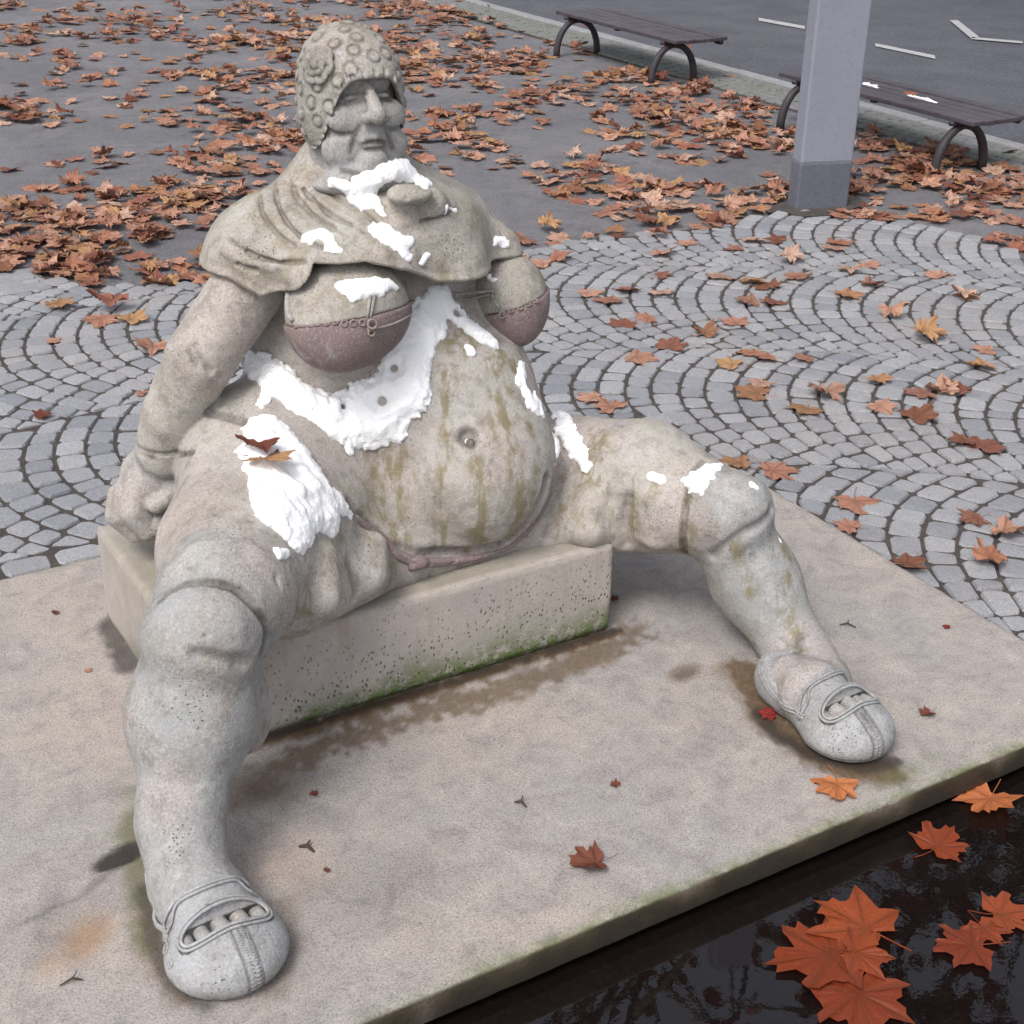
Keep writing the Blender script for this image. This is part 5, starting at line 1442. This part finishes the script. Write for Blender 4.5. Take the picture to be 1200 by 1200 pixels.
for p, s, yw, me, lab in NAMED: leaf(p, s, yw, me, lab, tilt=(rnd.uniform(-.08, .08), rnd.uniform(-.08, .08)))
for o in COL.objects:
    if 'thigh' in o.get('label', '') and o.name.startswith('plane_leaf') and o.location.y < 3: o.rotation_euler.x = .22; o.rotation_euler.y = -.12; o.location.z += .024; o.location.y -= .012
# further leaves on the setts at the right
for a in [(4.022, 5.342, -0.009), (4.461, 5.636, -0.009), (4.635, 5.616, -0.009), (4.547, 5.325, -0.009), (4.678, 5.257, -0.009), (4.900, 5.077, -0.004), (4.848, 5.042, -0.009), (4.800, 4.761, -0.009), (5.270, 5.454, -0.009), (4.250, 5.412, -0.009), (4.412, 5.235, -0.009), (4.209, 5.579, -0.009), (4.495, 4.978, -0.009), (4.665, 4.729, -0.009), (4.971, 4.470, -0.009), (4.866, 4.224, -0.009), (4.585, 4.531, -0.009), (4.377, 4.453, -0.009), (4.058, 4.915, -0.009), (4.386, 4.773, -0.009), (4.148, 4.813, -0.009), (4.161, 4.711, -0.009), (3.959, 4.581, -0.009), (4.040, 4.526, -0.005), (3.830, 5.089, -0.009), (3.704, 4.882, -0.009), (3.591, 4.968, -0.009), (3.446, 4.887, -0.009), (3.398, 5.015, -0.009), (3.446, 4.617, -0.009), (3.309, 4.606, -0.009), (3.735, 4.405, -0.009), (3.537, 4.360, -0.009), (3.454, 5.456, -0.009), (3.555, 5.507, -0.005), (4.062, 5.771, -0.009), (3.327, 4.305, -0.009), (3.142, 4.276, -0.009), (3.576, 4.099, -0.009), (3.598, 4.033, -0.005), (3.723, 3.947, -0.009), (3.426, 4.033, -0.009), (3.389, 3.567, -0.009), (3.800, 3.654, -0.009), (3.636, 3.462, -0.009), (3.677, 3.317, -0.009), (4.278, 3.560, -0.009), (4.429, 3.679, -0.009), (3.414, 5.594, -0.009), (4.831, 4.190, -0.009)]:
    i_ = rnd.randrange(10); s2_ = screen([a])[0][0]; leaf(a, rnd.uniform(.070, .095), rnd.uniform(0, 6.28), LM[i_], '%s plane leaf on the setts %s' % (('flat broad', 'flat', 'slightly curled', 'flat', 'curled', 'slightly curled', 'crumpled', 'flat broad', 'curled', 'rolled up')[i_], 'close to the foot of the grey post' if s2_[1] < 300 and s2_[0] > 760 else 'right beside the far cup' if s2_[0] < 745 else 'below the right bench near the border' if s2_[0] > 1060 else 'in the middle, straight below the grey post' if s2_[1] < 380 else 'in the middle, towards the far knee'), 'leaves scattered on the setts right of the statue', (rnd.uniform(-.15, .15), rnd.uniform(-.15, .15)))
# leaves blown together on the gritty ground
pts = []
tries = 0
CLN = nrs.randint(0, 999)
while len(pts) < 4300 and tries < 60000:
    tries += 1
    x_, y_ = nrs.uniform(-1.6, 7.6), 3.9+nrs.uniform(0, 1)**1.25*13.5
    if in_paving(x_, y_-.12) and in_paving(x_, y_+.02): continue
    if x_ > 6.9 and rnd.random() > .06: continue
    if math.hypot((x_-5.29)/.28, (y_-5.65)/.14) < 1: continue
    s2, d2 = screen([(x_, y_, 0)])
    if not (-420 < s2[0, 0] < 1450 and -220 < s2[0, 1] < 560): continue
    u_, v2 = s2[0]
    q = np.array([(x_, y_, 0.)])
    dens = .50+.16*(x_ > 2.8)+.95*float(fbm(q, 1.0, 2, 55)[0])+.9*float(vnoise(q, 3.2, 57)[0])
    # swept drifts: along the paving edge at the left, right of the post, below the first bench, a band in the middle
    if u_ < 0: dens -= .1
    if u_ < 260 and 225 < v2 < 345: dens += .55
    if u_ < 260 and 60 < v2 < 160: dens -= .15
    if u_ < 330 and 160 < v2 < 200: dens -= .35
    if 1000 < u_ and 165 < v2 < 260: dens += .5
    if 620 < u_ < 900 and 85 < v2 < 135: dens += .3
    if 640 < u_ < 800 and 60 < v2 < 82: dens -= .8
    if 480 < u_ < 620 and 195 < v2 < 265: dens -= .45
    if 480 < u_ < 700 and v2 < 60: dens += .15
    if u_ > 1010 and 255 < v2 < 275: dens -= .4
    if u_ > 950 and v2 < 155 and x_ < 6.8: dens -= .15
    if rnd.random() < dens*.62: pts.append((x_, y_, dens-.15, d2[0], u_, v2))
pts.sort(key=lambda a: a[3])
ADJ = ('flat broad', 'flat', 'slightly curled', 'flat', 'curled', 'slightly curled', 'crumpled', 'flat broad', 'curled', 'rolled up')
def zone(u, v, i, S_):
    sz = 'small ' if S_ < .066 else 'large ' if S_ > .085 else ''
    lab, grp = zone0(u, v)
    if u < 345: where = 'in the thick drift left of the statue' if v > 225 else 'on the ground left of the head' if v > 110 else 'near the top left corner'
    elif u > 930: where = 'in the drift before the right bench'
    elif v < 110 and u > 600: where = 'around the legs of the left bench'
    elif u > 720: where = 'on the ground just left of the grey post'
    elif v > 190: where = 'along the paving edge behind the shoulder'
    else: where = 'on the ground right of the head'
    return '%s%s brown plane leaf %s' % (sz, ADJ[i], where), grp
def zone0(u, v):
    if u < 345: return ('dry leaf in the drift on the ground left of the statue', 'leaves drifted on the ground left of the statue')
    if u > 930: return ('dry leaf in the drift between the grey post and the bench behind it', 'leaves drifted around the right bench')
    if v < 110 and u > 600: return ('dry leaf near the legs of the left bench', 'leaves around the left bench')
    return ('dry leaf on the open ground between the statue head and the grey post', 'leaves on the open ground behind the statue')
fv, ff, nv = [], [], 0; fvein = []
arr = [(np.array([v.co[:] for v in me.vertices]), [tuple(p.vertices) for p in me.polygons], np.array([d.color[0] for d in me.attributes['vein'].data])) for me in LM]
cnt = 0
for k, (x_, y_, dn, d, u_, v2) in enumerate(pts):
    S_ = rnd.uniform(.055, .095); yw = rnd.uniform(0, 6.28); z = -.026+rnd.uniform(0, .030)*min(1, max(0, dn)); tl = (rnd.gauss(0, .12), rnd.gauss(0, .12))
    i = rnd.randrange(10)
    vis = 20 < u_ < 1185 and 15 < v2 and not (345 < u_ < 475 and v2 < 300)
    if vis and cnt < 205:
        lab, grp = zone(u_, v2, i, S_); leaf((x_, y_, z), S_, yw, LM[i], lab, grp, tl); cnt += 1
    else:
        V, F_, ve = arr[i]; M_ = np.array(Matrix.LocRotScale(Vector((x_, y_, z)), Matrix.Rotation(yw, 3, 'Z') @ Matrix.Rotation(tl[1], 3, 'Y') @ Matrix.Rotation(tl[0], 3, 'X'), Vector((S_,)*3)))
        W = V@M_[:3, :3].T+M_[:3, 3]; fv.append(W); ff += [tuple(nv+q for q in f) for f in F_]; nv += len(W); fvein.append(ve)
me = mesh_from('leaf_litter', np.concatenate(fv), ff, True); me.materials.append(M_leaf)
c = np.zeros((nv, 4)); c[:, 0] = np.concatenate(fvein); c[:, 3] = 1; setattr_col(me, 'vein', c)
tag(link('leaf_litter', me), 'brown plane leaves littering the ground further back', 'leaf litter', None, 'stuff')
print('leaves', len(pts))

# twigs and crumbs on the slab
M_twig = simple_noise('dark_twig', (.05, .035, .03), (.08, .05, .04), 40, .9, .2, .002)
def twig(a, b, lab, r=.0022):
    a = Vector(a); b = Vector(b); m = (a+b)/2+Vector((.004, .006, .004))
    v, f = tube([a, a.lerp(m, .6), m, m.lerp(b, .5), b], [r*.6, r, r*1.1, r, r*.5], 5)
    bs = len(v); v2, f2 = tube([m, m+Vector((.012, .010, .003))], [r*.8, r*.4], 4); v = list(v)+list(v2); f = list(f)+[tuple(bs+q for q in t) for t in f2]
    tag(obj('twig', v, f, M_twig, None, True), lab, 'twig')
twig((2.461, 2.368, 0.004), (2.490, 2.337, 0.004), 'thin twig on the slab right of the far shin')
twig((0.328, 2.103, 0.004), (0.369, 2.097, 0.004), 'dark twig in the lower left corner of the slab')
twig((0.862, 2.246, 0.004), (0.883, 2.216, 0.004), 'dark twig crumb on the slab right of the near shin', .004)
twig((1.328, 2.152, 0.004), (1.342, 2.124, 0.004), 'brown twig crumb left of the small reddish scrap on the slab', .003)
for p, s, me, lab in [((1.555, 2.092, 0.002), .018, LBr[0], 'small reddish leaf scrap in the middle of the slab'), ((2.371, 1.955, 0.002), .030, LBr[1], 'narrow brown leaf scrap right of the far shoe'),
                   ((0.964, 2.390, 0.002), .016, LBr[1], 'dark leaf crumb on the slab right of the near calf'), ((0.881, 2.151, 0.002), .011, LBr[0], 'black crumb on the slab right of the near shoe strap'),
                   ((0.676, 3.424, 0.002), .014, LBr[1], 'dark crumb on the left part of the slab'), ((2.016, 2.765, 0.002), .020, LBr[0], 'dark crumb beside the right end of the stone block'),
                   ((0.677, 3.115, 0.002), .014, LM[1], 'light leaf crumb left of the near calf')]:
    leaf(p, s, rnd.uniform(0, 6), me, lab)

# ---------------------------------------------------------------- plane trees beyond the road, mirrored in the water
def make_tree(loc, seed, H, label, dense_=1):
    r = random.Random(seed); root = empty('plane_tree', loc); tag(root, label, 'tree', 'bare plane trees beyond the road')
    tv, tf = [], []; lv, lf = [], []
    def branch(p, d, L, rad, lvl):
        nonlocal tv, tf
        pts = [p]; n = 5
        for i in range(n):
            d = (d+Vector((r.gauss(0, .16), r.gauss(0, .16), r.gauss(0, .10)+(.05 if lvl else 0)))).normalized(); p = p+d*(L/n); pts.append(p)
        v, f = tube(pts, [rad*(1-.55*i/n) for i in range(n+1)], 6 if lvl < 2 else 3); b = len(tv); tv += [tuple(q) for q in v]; tf += [tuple(b+k for k in q) for q in f]
        if lvl >= 3:
            for _ in range(2 if dense_ == 1 else 9):
                c = pts[r.randrange(1, n+1)]+Vector((r.gauss(0, .25), r.gauss(0, .25), r.gauss(0, .2))); s = r.uniform(.09, .16)
                a = Vector((r.gauss(0, 1), r.gauss(0, 1), r.gauss(0, 1))).normalized(); b2 = a.orthogonal().normalized()*s; c2 = a.cross(b2)
                k = len(lv); lv.extend([tuple(c-b2), tuple(c-c2*.8), tuple(c+b2), tuple(c+c2*.8)]); lf.append((k, k+1, k+2, k+3))
            return
        for _ in range((7, 6, 6)[lvl]):
            i = r.randrange(2 if lvl else 3, n+1); a = Vector((r.gauss(0, 1), r.gauss(0, 1), r.gauss(.25, .5))).normalized()
            branch(pts[i], (d*.55+a*.8).normalized(), L*r.uniform(.5, .72), rad*.5, lvl+1)
    branch(Vector((0, 0, 0)), Vector((0, 0, 1)), H*.5, .34, 0)
    obj('trunk', tv, tf, M_bark, root, True); obj('crown', lv, lf, M_leaf_br, root)
make_tree((9.9, 3.0, -.1), 21, 13, 'plane tree across the road at the right, still full of dead leaves', 3)
make_tree((12.6, 15.2, -.1), 5, 19, 'tall bare plane tree beyond the road whose twigs mirror in the water')
make_tree((17.5, 11.0, -.1), 8, 20, 'second bare plane tree beyond the road, further right')
make_tree((5.5, 19.5, -.1), 13, 20, 'third bare plane tree, beyond the square on the left')
